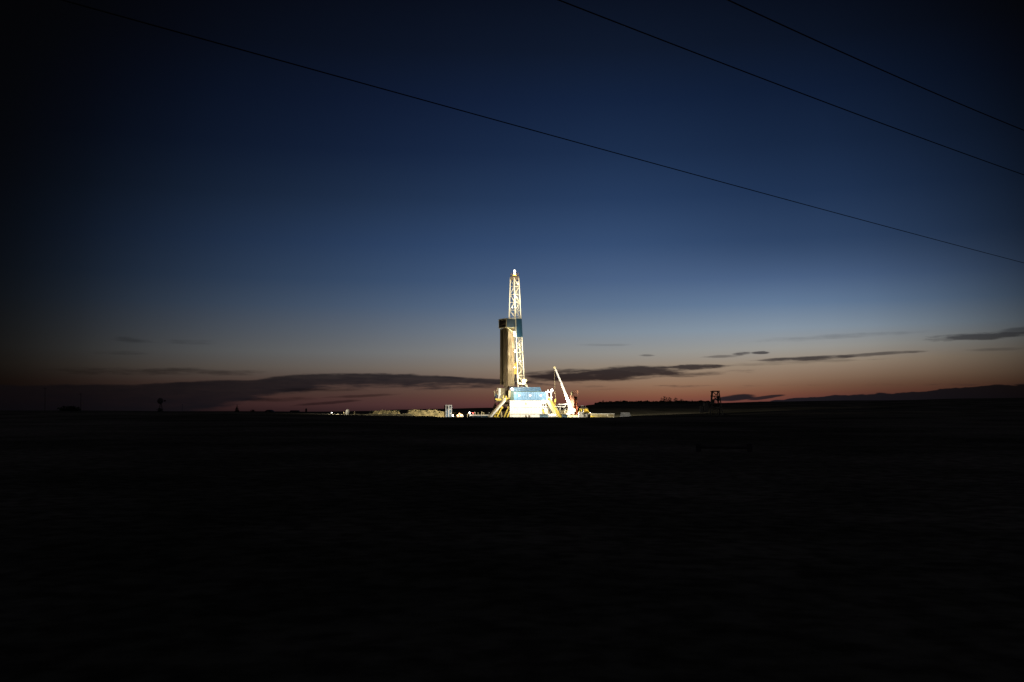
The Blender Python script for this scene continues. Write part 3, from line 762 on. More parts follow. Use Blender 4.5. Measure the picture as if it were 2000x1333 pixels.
MB().box(R(1113, 806, -9), (pxm(12), 2.2, pxm(6))).box(R(1118, 802, -9), (pxm(7), 2, pxm(6))).box(R(1107, 810, -9), (pxm(7), 2.3, pxm(6))).build('turntable', 'white', cr, bevel=.08)
MB().box(R(1116, 813, -9), (pxm(26), 2.6, .9)).build('carrier_deck', 'cream', cr, bevel=.05)
MB().box(R(1120, 817.5, -10.8), (pxm(9), .5, .35)).build('outrigger', 'white', cr)
MB().box(R(1120.5, 814.3, -10.6), (pxm(9), .6, .3)).build('outrigger', 'white', cr)
for px in (1106, 1112, 1126): 
    wl_ = MB().tube(R(px, 820.5, -10.6), R(px, 820.5, -10.0), .62, n=20).build('wheel', 'rubber', cr)
    MB().tube(R(px, 820.5, -10.66), R(px, 820.5, -10.5), .3, n=14).build('rim', 'grey', wl_)
# service truck beside it
tk = thing('service_truck', R(1134, GPY, -12), 'boxy white service truck with yellow framed deck parked right of the crane', 'truck')
MB().box(R(1130.5, 811, -12), (pxm(9.4), 2.4, pxm(12.5))).box(R(1138.5, 813.0, -12), (pxm(8), 2.3, pxm(8.6))).box(R(1135, 802.8, -12.6), (pxm(1.6), .3, pxm(4))).build('body', 'white', tk, bevel=.06)
MB().box(R(1133.4, 807.8, -13.25), (pxm(2), .1, pxm(2.2))).build('window', 'glass', tk)
MB().box(R(1135.8, 811.8, -13.25), (pxm(1.4), .1, pxm(2))).build('window', 'glass', tk)
MB().box(R(1145, 813.5, -12), (pxm(5.6), 2.2, pxm(10))).box(R(1139, 806, -11), (pxm(10), 1.6, pxm(2.8))).build('engine_block', 'dark', tk)
mb = MB()
ya, yb, yc, yd = R(1127.4, 806, -12), R(1128.6, 799.4, -12), R(1142.8, 799.4, -12), R(1145.4, 805.6, -12)
for a, b in ((ya, yb), (yb, yc), (yc, yd)): mb.beam(a, b, .2)
mb.beam(R(1136, 804.8, -12.2), R(1144.6, 804.8, -12.2), .3); mb.beam(R(1131, 799.4, -12), R(1131, 805.8, -12), .35)
mb.beam(R(1148, 807, -12), R(1144.5, 805, -12), .3)
mb.build('roll_cage', 'yellow', tk)
MB().box(R(1140, 802, -10.9), (pxm(6), .4, pxm(4.2))).build('deck_panel', 'gold', tk)
mb = MB().box(R(1136.5, 797.6, -10), (pxm(12.5), 1.6, pxm(2.6))).tube(R(1130.6, 794.2, -10), R(1140, 795.2, -10), .3, n=12)
mb.build('exhaust_stack', 'dark', tk)
MB().box(R(1133.4, 793.4, -10.3), (pxm(4.4), .6, .22)).build('stack_cap', 'pale', tk)
for px in (1129, 1144):
    wl_ = MB().tube(R(px, 822, -13.5), R(px, 822, -12.9), .55, n=20).build('wheel', 'rubber', tk)
    MB().tube(R(px, 822, -13.56), R(px, 822, -13.4), .26, n=14).build('rim', 'grey', wl_)
floodlight(tk, R(1148, 806.6, -12.4), R(1160, 812, -10), .3, 700, 'lenso', color=(1, .85, .5))

# ------------------------------------------------------------------ red tower
rt = thing('red_silo_tower', R(1120, GPY, -3), 'red oxide tower with open square frame on top standing behind the crane boom', 'tower')
MB().box(R(1116.8, 793, -3), (pxm(6.6), 2.6, pxm(40))).build('front_column', 'pinkred', rt, bevel=.1)
MB().box(R(1112.8, 791, -3.2), (pxm(1.3), 1.6, pxm(36))).build('side_pipe', 'pinkred', rt)
mb = MB().box(R(1123.4, 797, -2), (pxm(6), 2, pxm(36))).hull(taper(R(1121, 786, -2.2), R(1119.5, 772, -2.2), 1.3, .6))
mb.build('body', 'red', rt)
mb = MB()
for px in (1119.9, 1127.3): mb.beam(R(px, 763.8, -3.2), R(px, 776.5, -3.2), pxm(1.5)).beam(R(px, 763.8, -1.4), R(px, 776.5, -1.4), .2).beam(R(px, 764, -3.2), R(px, 764, -1.4), .2)
for a, b in (((1118.6, 763.8), (1128.4, 763.8)), ((1120, 767.8), (1127.5, 767.8))): mb.beam(R(*a, -3.2), R(*b, -3.2), pxm(1.2))
mb.beam(R(1123.6, 764, -3.2), R(1123.6, 768, -3.2), .25)
mb.build('head_frame', 'pinkred', rt)
mb = MB()
mb.beam(R(1127.6, 783.4, -3.3), R(1127.6, 800, -3.3), pxm(1.1)).beam(R(1121.4, 783.6, -3.3), R(1128, 783.6, -3.3), .24).beam(R(1121.4, 792.3, -3.3), R(1128, 792.3, -3.3), .24)
mb.build('side_frame', 'pinkred', rt)
MB().tube(R(1115.5, 776, -3.4), R(1115.8, 767.6, -3.4), .38, n=14).ball(R(1116.2, 767.2, -3.4), .36).build('vent_stack', 'cream', rt)
MB().box(R(1123.5, 778.8, -1.4), (pxm(6), 1, pxm(7))).build('drive_unit', 'dark', rt)
MB().box(R(1117.6, 767, -2.4), (pxm(1.2), .5, pxm(4.5))).build('drive_unit', 'dark', rt)

# ------------------------------------------------------------------ mud treatment rack between stairs and crane
mr = thing('mud_treatment_rack', R(1098, GPY, -5), 'low cluttered white and tan two level pipe rack between the yellow stairs and the crane', 'equipment rack')
mb = MB()
mb.box(R(1099.5, 790.3, -6), (pxm(21), 1.6, .36))
mb.box(R(1091.5, 795, -6), (pxm(19), 1.4, .32))
for px in (1084, 1087.3, 1092.6, 1101.6, 1108.5): mb.beam(R(px, 791, -6), R(px, 810, -6), .36)
mb.box(R(1085.6, 799, -5.5), (pxm(4.6), 1.2, pxm(7)))
mb.build('walkway', 'white', mr)
mb = MB()
for py in (802.4, 808.4): mb.beam(R(1089, py, -6.2), R(1110, py, -6.2), .26)
for i in range(8):
    mb.beam(R(1089.5 + i * 2.7, 802, -6.2), R(1089.5 + i * 2.7, 808.6, -6.2), .22)
    mb.beam(R(1089.5 + i * 2.7, 805.4, -6.2), R(1092.2 + i * 2.7, 805.4 - (i % 2), -6.2), .16)
mb.box(R(1100, 805.5, -4.6), (pxm(20), .6, pxm(6)))
mb.build('lower_rack', 'tan', mr)
MB().box(R(1089.8, 798.6, -5.4), (pxm(2.4), 1, pxm(5))).build('pump', 'dark', mr)
mb = MB()
for i in range(10):
    a, b = math.radians(-90 + i * 20), math.radians(-70 + i * 20)
    c = R(1097, 796.6, -6.4)
    mb.tube(c + Vector((math.cos(a) * .62, 0, math.sin(a) * .8)), c + Vector((math.cos(b) * .62, 0, math.sin(b) * .8)), .26, n=8)
mb.beam(R(1093, 792, -6.4), R(1097, 792.6, -6.4), .3)
mb.build('bent_duct', 'dark', mr)
MB().box(R(1106.6, 793, -5), (pxm(5.4), 1.2, pxm(2.6))).build('motor_box', 'green', mr)
rnd = random.Random(4)
mb = MB()
for i in range(16): mb.box(R(1102 + rnd.random() * 7.5, 796 + rnd.random() * 6, -5.4 + rnd.random()), (pxm(rnd.uniform(.8, 2)), .5, pxm(rnd.uniform(.6, 1.6))))
mb.build('valve_cluster', 'tan', mr)
for a, b, lab in ((1052.2, 1068.0, 'pale blue skid container at the foot of the white frame, left of the white tank'), (1094.5, 1104.5, 'pale blue skid container under the pipe rack, right of the yellow stairs')):
    c = thing('skid_container', R((a + b) / 2, GPY, -12.5), lab, 'container', 'pale blue skid containers')
    MB().box(R((a + b) / 2, 817.5, -12.5), (pxm(b - a), 2.2, pxm(16))).build('body', 'bluel', c, bevel=.05)
    mb = MB()
    n = int((b - a) / 1.8)
    for i in range(n + 1): mb.box(R(a + i * (b - a) / n, 817.5, -13.65), (.1, .1, pxm(15.5)))
    mb.box(R((a + b) / 2, 809.8, -13.66), (pxm(b - a), .12, .18))
    mb.build('ribs', 'dblue', c)
tkk = thing('white_tank', R(1076, GPY, -13), 'rounded bright white horizontal tank lying between the two blue containers', 'tank')
MB().tube(R(1069.2, 813.2, -13), R(1082.2, 813.2, -13), pxm(4.6), n=24).ball(R(1082.2, 813.2, -13), pxm(4.6), (.3, 1, 1), 18).ball(R(1069.2, 813.2, -13), pxm(4.6), (.3, 1, 1), 18).build('vessel', 'white', tkk, smooth=False)
MB().box(R(1072, 820, -13), (.4, 1.6, 2.0)).build('saddle', 'grey', tkk)
MB().box(R(1080, 820, -13), (.4, 1.6, 2.0)).build('saddle', 'grey', tkk)

# ------------------------------------------------------------------ trailer and sheeted stack on the right
tr = thing('flatbed_trailer', R(1171, GPY, -6), 'long low cream trailer with yellow left end parked right of the trucks', 'trailer')
MB().box(R(1171, 812.0, -6), (pxm(51), 2.4, pxm(7.4))).build('bed', 'cream', tr, bevel=.05)
mb = MB()
for i in range(17): mb.box(R(1147 + i * 3, 811.6, -7.25), (.12, .12, pxm(6)))
mb.box(R(1171, 808.6, -7.28), (pxm(51), .14, .22)).build('side_ribs', 'white', tr)
MB().box(R(1152, 813.6, -7.32), (pxm(12), .1, .4)).build('stripe', 'yellow', tr)
MB().box(R(1188.5, 811, -7.34), (pxm(8), .1, pxm(3))).build('side_door', 'tan', tr)
for px in (1156, 1184, 1189):
    wl_ = MB().tube(R(px, 822, -7.4), R(px, 822, -6.9), .5, n=18).build('wheel', 'rubber', tr)
    MB().tube(R(px, 822, -7.46), R(px, 822, -7.3), .24, n=12).build('rim', 'grey', wl_)
a = [R(1214, 822, 6), R(1240, 822, 6), R(1240, 822, 10), R(1214, 822, 10), R(1217.5, 806.2, 7.2), R(1234, 806.2, 7.2), R(1234, 806.2, 8.8), R(1217.5, 806.2, 8.8)]
solo(MB().hull(a), 'sheeted_stack', 'pale', 'dim grey sheeted stack with sloping ends right of the long trailer', 'stack', loc=R(1227, 822, 8))

# ------------------------------------------------------------------ left side of the pad
sl = thing('frame_tower', R(877, GPY, -4), 'short blue and white twin panel tower at the left end of the pad', 'tower')
MB().box(R(877.8, 808.5, -4), (pxm(12), 2.2, pxm(33))).build('body', 'bluel', sl)
mb = MB()
for px, wd in ((872.8, 1.3), (878.0, 2.2), (883.4, 1.1)): mb.box(R(px, 808.5, -5.25), (pxm(wd), .26, pxm(34)))
for py, a, b in ((792.2, 872, 884), (799.8, 876, 884)): mb.box(R((a + b) / 2, py, -5.3), (pxm(b - a), .24, pxm(1.4)))
mb.box(R(881.8, 797, -5.3), (pxm(2), .2, pxm(1.4))).box(R(882.5, 808, -5.3), (pxm(2.4), .2, pxm(2.2))).box(R(874.5, 803, -5.3), (pxm(2), .2, pxm(1)))
mb.beam(R(873, 790.5, -5.2), R(873, 795, -5.2), .2)
mb.build('frame', 'white', sl)
MB().box(R(870.7, 808.5, -3.6), (pxm(3), 2, pxm(32))).build('left_side', 'dark', sl)  # dark slab along the left side of the tower
MB().box(R(875.4, 796.5, -5.18), (pxm(2.2), .1, pxm(6))).build('opening', 'dark', sl)
MB().box(R(881.2, 795, -5.18), (pxm(2), .1, pxm(3))).build('opening', 'dark', sl)

pk = thing('work_truck', R(900, GPY, -10), 'white truck with glowing orange headlights facing the camera, left of the rig', 'truck')
MB().box(R(901, 815.5, -9), (pxm(12), 4.2, pxm(7))).box(R(901, 811.5, -8), (pxm(10), 2.4, pxm(4))).build('body', 'white', pk, bevel=.12)
MB().box(R(901, 811.2, -9.25), (pxm(8.6), .08, pxm(2.6))).build('windscreen', 'glass', pk)
for px, py, s_ in ((897.3, 811.6, .36), (903.8, 811.0, .4), (900.6, 808.0, .22)):
    h = MB().ball(R(px, py, -11.3), s_, (1, .4, 1), 12).build('headlight', 'lenso', pk, smooth=True)
lamp_light(pk, R(900.5, 809.5, -12.6), 160, (1, .55, .28), .4)
for px in (896.5, 905.5): MB().tube(R(px, 822.5, -11.0), R(px, 822.5, -10.5), .5, n=18).build('wheel', 'rubber', pk)
def pole_lamp(px, py, d, label, lens, s_, power, col=(1, .93, .8)):
    t = thing('pole_lamp', R(px, GPY, d), label, 'lamp')
    MB().beam(R(px, GPY, d), R(px, py + 1, d), .12).box(R(px, GPY - 1, d), (.6, .6, .2)).build('post', 'grey', t)
    hd = MB().ball(R(px, py, d), s_, (1, 1, 1), 14).build('globe', lens, t, smooth=True)
    if power: lamp_light(t, R(px, py - 1, d - s_ - .4), power, col)
pole_lamp(887.0, 812.0, -8, 'white globe lamp low at the right foot of the twin panel tower', 'lens', .28, 400)
pole_lamp(919.3, 806.8, -8, 'white globe lamp between the headlights and the long blue trailer', 'lens', .30, 400)
pole_lamp(925.8, 807.6, -8, 'red lamp standing over the left end of the blue trailer', 'lensr', .30, 0)
lb_ = solo(MB().box(R(890.8, 815.6, -9), (pxm(6), 1.2, pxm(3.4))).box(R(889.5, 819, -9), (pxm(9), 1.4, pxm(4))), 'generator_skid', 'bluel', 'small pale box on the ground between the twin panel tower and the orange headlights', 'generator', loc=R(890, GPY, -9), bevel=.05)
bt = thing('blue_trailer', R(938, GPY, -7), 'long low blue trailer with a bright white top edge left of the rig', 'trailer')
MB().box(R(938, 816.3, -7), (pxm(31), 2.4, pxm(6.6))).build('body', 'bluep', bt, bevel=.05)
MB().box(R(938, 811.2, -7.1), (pxm(36), 2.8, pxm(2.0))).build('top_edge', 'white', bt)
for px, wd in ((925.5, 3), (932.5, 2.4), (942, 2)): MB().box(R(px, 814.7, -8.3), (pxm(wd), .1, pxm(2))).build('side_panel', 'pale', bt)
for px, py0, m_, lab in ((929.5, 806.8, 'tan', 'stubby tan post just right of the red lamp'), (935.0, 806.6, 'tan', 'tan post in the middle of the blue trailer top'), (941.9, 805.2, 'cream', 'tallest cream post over the blue trailer'), (945.8, 807.0, 'cream', 'short pale post at the right of the tallest cream post'),
                         (914.8, 808.8, 'tan', 'tan bollard between the orange headlights and the white globe lamp')):
    solo(MB().tube(R(px, 818, -6.9), R(px, py0, -6.9), .15, n=8).ball(R(px, py0, -6.9), .2, n=8), 'marker_post', m_, lab, 'post', 'posts around the blue trailer', loc=R(px, 818, -6.9))
vp = thing('valve_stand', R(956.5, GPY, -6), 'small grey valve stand at the right end of the blue trailer', 'valve')
MB().tube(R(956.6, 820, -6), R(956.2, 807.5, -6), .13, n=8).build('riser', 'grey', vp)
MB().ball(R(956, 806.8, -6), .34, (1, .5, .8), 10).build('handwheel', 'grey', vp)

# spoil banks
def berm(x0, x1, Y, hw, top, rnd_, m, label, px_edge=None, sharp=.12):
    """an uneven bank of earth, running left to right, sitting on the ground"""
    a, b = P(x0, 800, Y).x, P(x1, 800, Y).x
    bm = bmesh.new(); nx, ny = 90, 16
    g = []
    r_ = random.Random(rnd_); ph = [r_.uniform(0, 6) for _ in range(4)]
    for j in range(ny + 1):
        v = j / ny * 2 - 1; row = []
        for i in range(nx + 1):
            u = i / nx; x = a + (b - a) * u; y = Y + v * hw
            g0 = H(x, y) - .3
            px = x0 + (x1 - x0) * u
            zt = P(px, interp(top, px), Y).z
            env = min(1, u / sharp) * min(1, (1 - u) / sharp); env = env * env * (3 - 2 * env)
            prof = max(0, 1 - abs(v)) ** .75
            lump = .16 * math.sin(x * .9 + ph[0]) * math.sin(y * 1.1 + ph[1]) + .1 * math.sin(x * 2.3 + ph[2] + y) + .07 * r_.uniform(-1, 1)
            row.append(bm.verts.new((x, y, g0 + max(0, (zt - g0)) * env * prof + lump * env * min(1, prof * 2))))
        g.append(row)
    for j in range(ny):
        for i in range(nx): bm.faces.new((g[j][i], g[j][i + 1], g[j + 1][i + 1], g[j + 1][i]))
    bmesh.ops.recalc_face_normals(bm, faces=bm.faces)
    me = bpy.data.meshes.new('earth_bank'); bm.to_mesh(me); bm.free(); me.materials.append(M[m])
    o = bpy.data.objects.new('earth_bank', me); COL.objects.link(o); o['label'] = label; o['category'] = 'earth bank'
    return o
berm(786, 900, 396, 7, [(786, 802), (800, 801), (830, 801), (850, 802), (870, 804), (900, 807)], 3, 'sand', 'large sandy spoil bank lit by the rig, ending at the twin panel tower')
berm(724, 786, 404, 5, [(724, 804), (735, 802.4), (770, 802), (786, 805)], 8, 'sand', 'smaller lit sandy spoil bank left of the large one')
berm(636, 840, 388, 5, [(636, 809.5), (700, 809.2), (760, 808.2), (815, 808.0), (840, 811)], 5, 'grass', 'long low grey brown bank in front of the sandy spoil banks', sharp=.25)

# scrub and trees
LEAFR = random.Random(11)
def shrub(c, r, h, n, name, label, group, cat, trunk=None, conical=False, m='leaf', hollow=0):
    t = thing(name, c, label, cat, group)
    bm = bmesh.new(); R_2 = LEAFR
    for i in range(n):
        while True:
            q = Vector((R_2.uniform(-1, 1), R_2.uniform(-1, 1), R_2.uniform(0, 1)))
            rr = math.hypot(q.x, q.y)
            lim = (1 - q.z) * .95 + .06 if conical else math.sqrt(max(0, 1 - (q.z * 2 - 1) ** 2)) * (0.8 + .25 * math.sin(q.z * 17 + q.x * 3))
            if rr <= lim: break
        p = Vector(c) + Vector((q.x * r, q.y * r, (trunk or 0) + q.z * h))
        s = R_2.uniform(.5, 1.1) * max(.12, r * .16)
        ax = Vector((R_2.gauss(0, 1), R_2.gauss(0, 1), R_2.gauss(0, 1))).normalized(); bx = ax.orthogonal().normalized(); cx_ = ax.cross(bx)
        vs = [bm.verts.new(p + bx * s * math.cos(k) + cx_ * s * .7 * math.sin(k)) for k in (0, 1.6, 3.1, 4.6)]
        bm.faces.new(vs)
    me = bpy.data.meshes.new('crown'); bm.to_mesh(me); bm.free(); me.transform(Matrix.Translation(-Vector(c))); me.materials.append(M[m])
    o = bpy.data.objects.new('crown', me); COL.objects.link(o); o.parent = t
    MB().tube(Vector(c) - Vector((0, 0, .4)), Vector(c) + Vector((0, 0, (trunk or 0) + h * .55)), max(.08, r * .09), max(.03, r * .03), n=7).build('trunk', 'bark', t)
    return t
def on(px, Y):
    v = P(px, 800, Y); return Vector((v.x, Y, H(v.x, Y)))
# dark scrub along the crest of the spoil banks
def zt_of(px, py, Y): return P(px, py, Y)
for i, (px, py, Y, s, where) in enumerate(((803, 803.3, 395, .9, 'at the left crest of the large sandy bank'), (812, 802.3, 396, .55, 'second along the crest of the large sandy bank'), (822, 802.3, 396, .8, 'third along the crest of the large sandy bank'), (834, 802.8, 396, .6, 'in the middle of the large sandy bank crest'),
                                           (849, 804.2, 396, .9, 'past the middle of the large sandy bank crest'), (859, 805.3, 396, .7, 'near the right end of the large sandy bank'), (739, 804.5, 401, 1.1, 'on the left of the small sandy bank'), (755, 805.6, 401, .6, 'low on the middle of the small sandy bank'),
                                           (765, 804.0, 402, .9, 'on the right of the small sandy bank'), (777, 803.2, 404, 1.5, 'between the two sandy banks'), (726, 804.4, 404, 1.3, 'at the left foot of the small sandy bank'), (750, 802.4, 404, .5, 'on top of the small sandy bank'))):
    c = P(px, py, Y - 1.5)
    shrub(c - Vector((0, 0, .3 * s)), .75 * s, .75 * s, 60, 'scrub_bush', 'small dark bush ' + where, 'scrub on the spoil banks', 'bush')
# ridge wood on the right: one mass, with the spruces that stand clear of it
bm = bmesh.new()
for i in range(5200):
    px = LEAFR.uniform(1162, 1392)
    Y = LEAFR.uniform(1080, 1190)
    x = P(px, 800, Y).x; g0 = H(x, Y)
    hmax = .5 + .8 * abs(math.sin(px * .21)) + .8 * abs(math.sin(px * .083 + 1)) + LEAFR.uniform(0, 1.0)
    if px < 1190: hmax *= .6
    p = Vector((x, Y, g0 + LEAFR.uniform(0, 1) * hmax)); s = LEAFR.uniform(.45, 1.1)
    ax = Vector((LEAFR.gauss(0, 1), LEAFR.gauss(0, 1), LEAFR.gauss(0, 1))).normalized(); bx = ax.orthogonal().normalized(); cx_ = ax.cross(bx)
    bm.faces.new([bm.verts.new(p + bx * s * math.cos(k) + cx_ * s * math.sin(k)) for k in (0, 1.57, 3.14, 4.71)])
me = bpy.data.meshes.new('far_wood'); bm.to_mesh(me); bm.free(); me.materials.append(M['leaf'])
o = bpy.data.objects.new('far_wood', me); COL.objects.link(o); tag(o, 'low dark wood along the far ridge right of the rig', 'wood', kind='stuff')
for px, h, where, con in ((1178, 3.6, 'at the left end of the ridge wood', False), (1213, 5.0, 'standing alone above the left part of the ridge wood', True), (1243, 4.6, 'above the ridge wood behind the grey sheeted stack', True), (1262, 4.0, 'right of the pointed tree behind the sheeted stack', True),
                          (1292, 8.2, 'first and tallest in the tall clump on the ridge', True), (1299, 8.6, 'second in the tall clump on the ridge', False), (1308, 7.2, 'at the right edge of the tall clump on the ridge', False), (1320, 6.8, 'single round top between the tall clump and the trestle', False),
                          (1331, 5.2, 'low and wide just left of the trestle', False), (1352, 4.6, 'small, nearest the trestle', True)):
    c = on(px, 1150)
    shrub(c, h * (.3 if con else .42), h * .95, 200, 'ridge_tree', 'dark tree ' + where, 'trees standing clear of the ridge wood', 'tree', trunk=.4, conical=con)
shrub(on(463, 700) - Vector((0, 0, .3)), 1.9, 5.2, 420, 'spruce_tree', 'lone dark conical tree on the left horizon', None, 'tree', trunk=.2, conical=True)
shrub(on(493.5, 700) - Vector((0, 0, .2)), 1.8, 1.9, 160, 'round_bush', 'small dark round bush on the horizon right of the lone conical tree', None, 'bush')
shrub(on(135, 700) - Vector((0, 0, .5)), 8, 4.2, 260, 'wide_bush', 'wide dark clump of scrub at the far left of the horizon', None, 'bush')
shrub(on(312, 640) - Vector((0, 0, .4)), 2.0, 3.0, 260, 'low_bush', 'dark bush at the foot of the farm windmill', None, 'bush')

# ------------------------------------------------------------------ farm windmill on the left horizon
Yw = 640.0
def Wp(px, py, d=0): v = P(px, py, Yw); return Vector((v.x, Yw + d, v.z))
wm = thing('farm_windmill', on(314, Yw), 'dark farm windmill with round wheel silhouetted on the left horizon', 'windmill')
top = Wp(314, 787)
for sx, sy in ((-1, -1), (1, -1), (1, 1), (-1, 1)):
    g = on(314, Yw) + Vector((sx * 1.3, sy * 1.3, -.2)); MB().beam(g, top + Vector((sx * .15, sy * .15, 0)), .16).build('leg', 'dark', wm)
mb = MB()
for f_ in (.2, .42, .62, .8):
    g = on(314, Yw).lerp(top, f_); k = 1.3 * (1 - f_) + .15 * f_
    q = [g + Vector((sx * k, sy * k, 0)) for sx, sy in ((-1, -1), (1, -1), (1, 1), (-1, 1))]
    for i in range(4): mb.beam(q[i], q[(i + 1) % 4], .1)
mb.build('cross_brace', 'dark', wm)
hubc = Wp(313.6, 783.6, -.6)
mb = MB()
for i in range(18):
    a = i / 18 * math.tau; d = Vector((math.cos(a), 0, math.sin(a))); s_ = Vector((-math.sin(a), .35, math.cos(a)))
    i0, i1 = hubc + d * .5, hubc + d * 1.95
    mb.hull([i0 - s_ * .1, i1 - s_ * .27, i1 + s_ * .27, i0 + s_ * .1] + [p + Vector((0, .04, 0)) for p in (i0 - s_ * .1, i1 - s_ * .27, i1 + s_ * .27, i0 + s_ * .1)])
mb.tube(hubc - Vector((0, .2, 0)), hubc + Vector((0, .5, 0)), .35, n=12)
mb.build('wheel', 'dark', wm)
MB().beam(hubc + Vector((0, .6, 0)), hubc + Vector((2.2, .9, .1)), .1).box(hubc + Vector((2.6, .95, .1)), (1.3, .05, .9)).build('tail_vane', 'dark', wm)

solo(MB().tube(on(356, 640) - Vector((0, 0, .5)), P(356, 790, 640), .12, n=8).box(P(356, 791, 640), (.5, .1, .3)), 'marker_pole', 'pale', 'thin pale pole on the horizon right of the windmill', 'pole', loc=on(356, 640))
hb = thing('quonset_shed', on(526, 650), 'low dark rounded shed on the horizon right of the round bush', 'shed')
c = on(526, 650); mb = MB()
mb.hull([c + Vector((x, y, -.6)) for x, y in ((-3.9, -3), (3.9, -3), (3.9, 5), (-3.9, 5))] + [c + Vector((x, y, .5)) for x, y in ((-2.9, -3), (2.7, -3), (2.7, 5), (-2.9, 5))])
mb.tube(c + Vector((0, -3, -1.2)), c + Vector((0, 5, -1.2)), 2.7, n=28)
mb.build('shell', 'dark', hb)
MB().box(c + Vector((0, -3.1, .3)), (1.6, .1, 1.3)).build('door', 'brown', hb)
lb2 = thing('long_low_barn', on(576, 640), 'long flat dark barn roof floating low on the left horizon', 'barn')
c = P(576, 803.4, 640); mb = MB()
MB().hull([c + Vector((x, y, z)) for z, k in ((-.2, 1), (.5, .82)) for x, y in ((-3.0 * k, -2 * k), (2.9 * k, -2 * k), (2.9 * k, 2 * k), (-3.0 * k, 2 * k))]).build('roof', 'dark', lb2)
MB().box(c + Vector((0, 0, -.9)), (5.2, 3.2, 1.4)).build('wall', 'brown', lb2)
c = on(598, 640)
solo(MB().tube(c - Vector((0, 0, .3)), P(598, 799.5, 640), .62, n=14).tube(P(598, 799.5, 640), P(598, 797.6, 640), .62, .1, n=14), 'grain_bin', 'dark', 'small dark upright grain bin right of the long flat barn', 'bin', loc=c)
for px, pt, lab in ((88, 757, 'tall thin utility pole at the far left of the horizon'), (158, 768, 'shorter thin utility pole right of the tallest one at far left')):
    c = on(px, 520); t = thing('utility_pole', c, lab, 'utility pole', 'utility poles on the left horizon')
    tp = P(px, pt, 520)
    MB().tube(c - Vector((0, 0, .4)), tp, .16, .11, n=8).build('pole', 'wood', t)
    MB().beam(tp + Vector((-1.1, 0, -.6)), tp + Vector((1.1, 0, -.6)), .12).build('crossarm', 'wood', t)

# satellite dish, leaning post and ground lamp at the left
g = on(678, 376)
sd = thing('satellite_dish', g, 'pale round dish standing on the dark bank left of the spoil', 'satellite dish')
c = P(678.6, 805.4, 376)
bm = bmesh.new(); ring = []
ctr = bm.verts.new((0, .22, 0))
prev = None
for k in range(1, 5):
    rr = k / 4 * 1.05
    cur = [bm.verts.new((rr * math.cos(a / 24 * math.tau), .22 - .22 * (k / 4) ** 2, rr * math.sin(a / 24 * math.tau))) for a in range(24)]
    for a in range(24):
        if prev is None: bm.faces.new((ctr, cur[a], cur[(a + 1) % 24]))
        else: bm.faces.new((prev[a], cur[a], cur[(a + 1) % 24], prev[(a + 1) % 24]))
    prev = cur
bmesh.ops.solidify(bm, geom=bm.faces[:], thickness=.04)
me = bpy.data.meshes.new('dish'); bm.to_mesh(me); bm.free(); me.materials.append(M['white'])
me.transform(Matrix.Translation(c - g) @ Matrix.Rotation(math.radians(8), 4, 'Y') @ Matrix.Rotation(math.radians(62), 4, 'Z'))
o = bpy.data.objects.new('dish', me); COL.objects.link(o); o.parent = sd
MB().beam(g - Vector((0, 0, .3)), c + Vector((-.15, .1, 0)), .14).build('stand', 'grey', sd)
solo(MB().box(P(671.5, 806.4, 376), (.4, .4, .3)).beam(P(671.5, 812, 376), P(671.5, 806.4, 376), .1), 'junction_box', 'tan', 'small grey box on a stub just left of the dish', 'junction box', loc=on(671.5, 376))
solo(MB().beam(P(690.5, 813, 376), P(693.2, 803.6, 376), .2), 'leaning_post', 'tan', 'leaning tan post right of the dish', 'post', loc=P(690.5, 813, 376))
lp = thing('ground_lamp', on(648, 372), 'bright low work lamp on the lit gravel at the left end of the pad', 'lamp')
c = on(648, 372) + Vector((0, 0, .75))
MB().box(c - Vector((0, 0, .45)), (.7, .4, .5)).build('base', 'grey', lp)
MB().ball(c, .16, (1.4, 1, .8), 10).build('lens', 'lens', lp, smooth=True)
lamp_light(lp, c + Vector((1.5, 2, 1.8)), 2600)

# ------------------------------------------------------------------ dark trestle with pump gear at right
Yt = 400.0
def T(px, py, d=0): v = P(px, py, Yt); return Vector((v.x, Yt + d, v.z))
tt = thing('well_service_trestle', on(1397, Yt), 'unlit dark steel trestle with crossed bracing standing alone right of the rig', 'trestle')
for (a, b, d) in (((1390.6, 765), (1385, 818), -1.5), ((1402.6, 765), (1411.4, 818), -1.5), ((1391.6, 765), (1388.4, 818), 1.8), ((1403.2, 765), (1408, 818), 1.8)):
    MB().beam(T(*a, d), T(*b, d), .36).build('leg', 'black', tt)
mb = MB().beam(T(1389, 764.6, -1.5), T(1404.2, 764.6, -1.5), .36).beam(T(1389.6, 765, 1.8), T(1404, 765, 1.8), .3)
for py, w_ in ((774.4, .34), (781, .26), (788.5, .3), (797, .3)): mb.beam(T(1389.6 - (py - 765) * .09, py, -1.5), T(1403 + (py - 765) * .16, py, -1.5), w_)
mb.beam(T(1386.0, 774, -1.5), T(1391, 773.6, -1.5), .3)
mb.beam(T(1389.6, 765, 1.8), T(1389, 764.6, -1.5), .2).beam(T(1391, 766, -1.5), T(1398, 772.5, -1.5), .26).beam(T(1403, 766, -1.5), T(1396, 772.5, -1.5), .26).beam(T(1390, 782, -1.5), T(1401, 775, -1.5), .24).beam(T(1404, 788, -1.5), T(1393, 775, -1.5), .24)
mb.build('cross_bracing', 'black', tt)
MB().box(T(1402.5, 779, 0), (pxm(3.4), 1.6, pxm(12))).build('side_box', 'black', tt)
MB().box(T(1393, 785, 0), (pxm(5), 1.2, pxm(9))).build('side_box', 'black', tt)
mb = MB()
for px in (1388, 1391, 1394, 1397.5, 1400.5, 1403.5, 1407): mb.beam(T(px, 784, -.5), T(px, 812, -.5), .2)
mb.box(T(1397, 792, .6), (pxm(19), 1.4, pxm(5)))
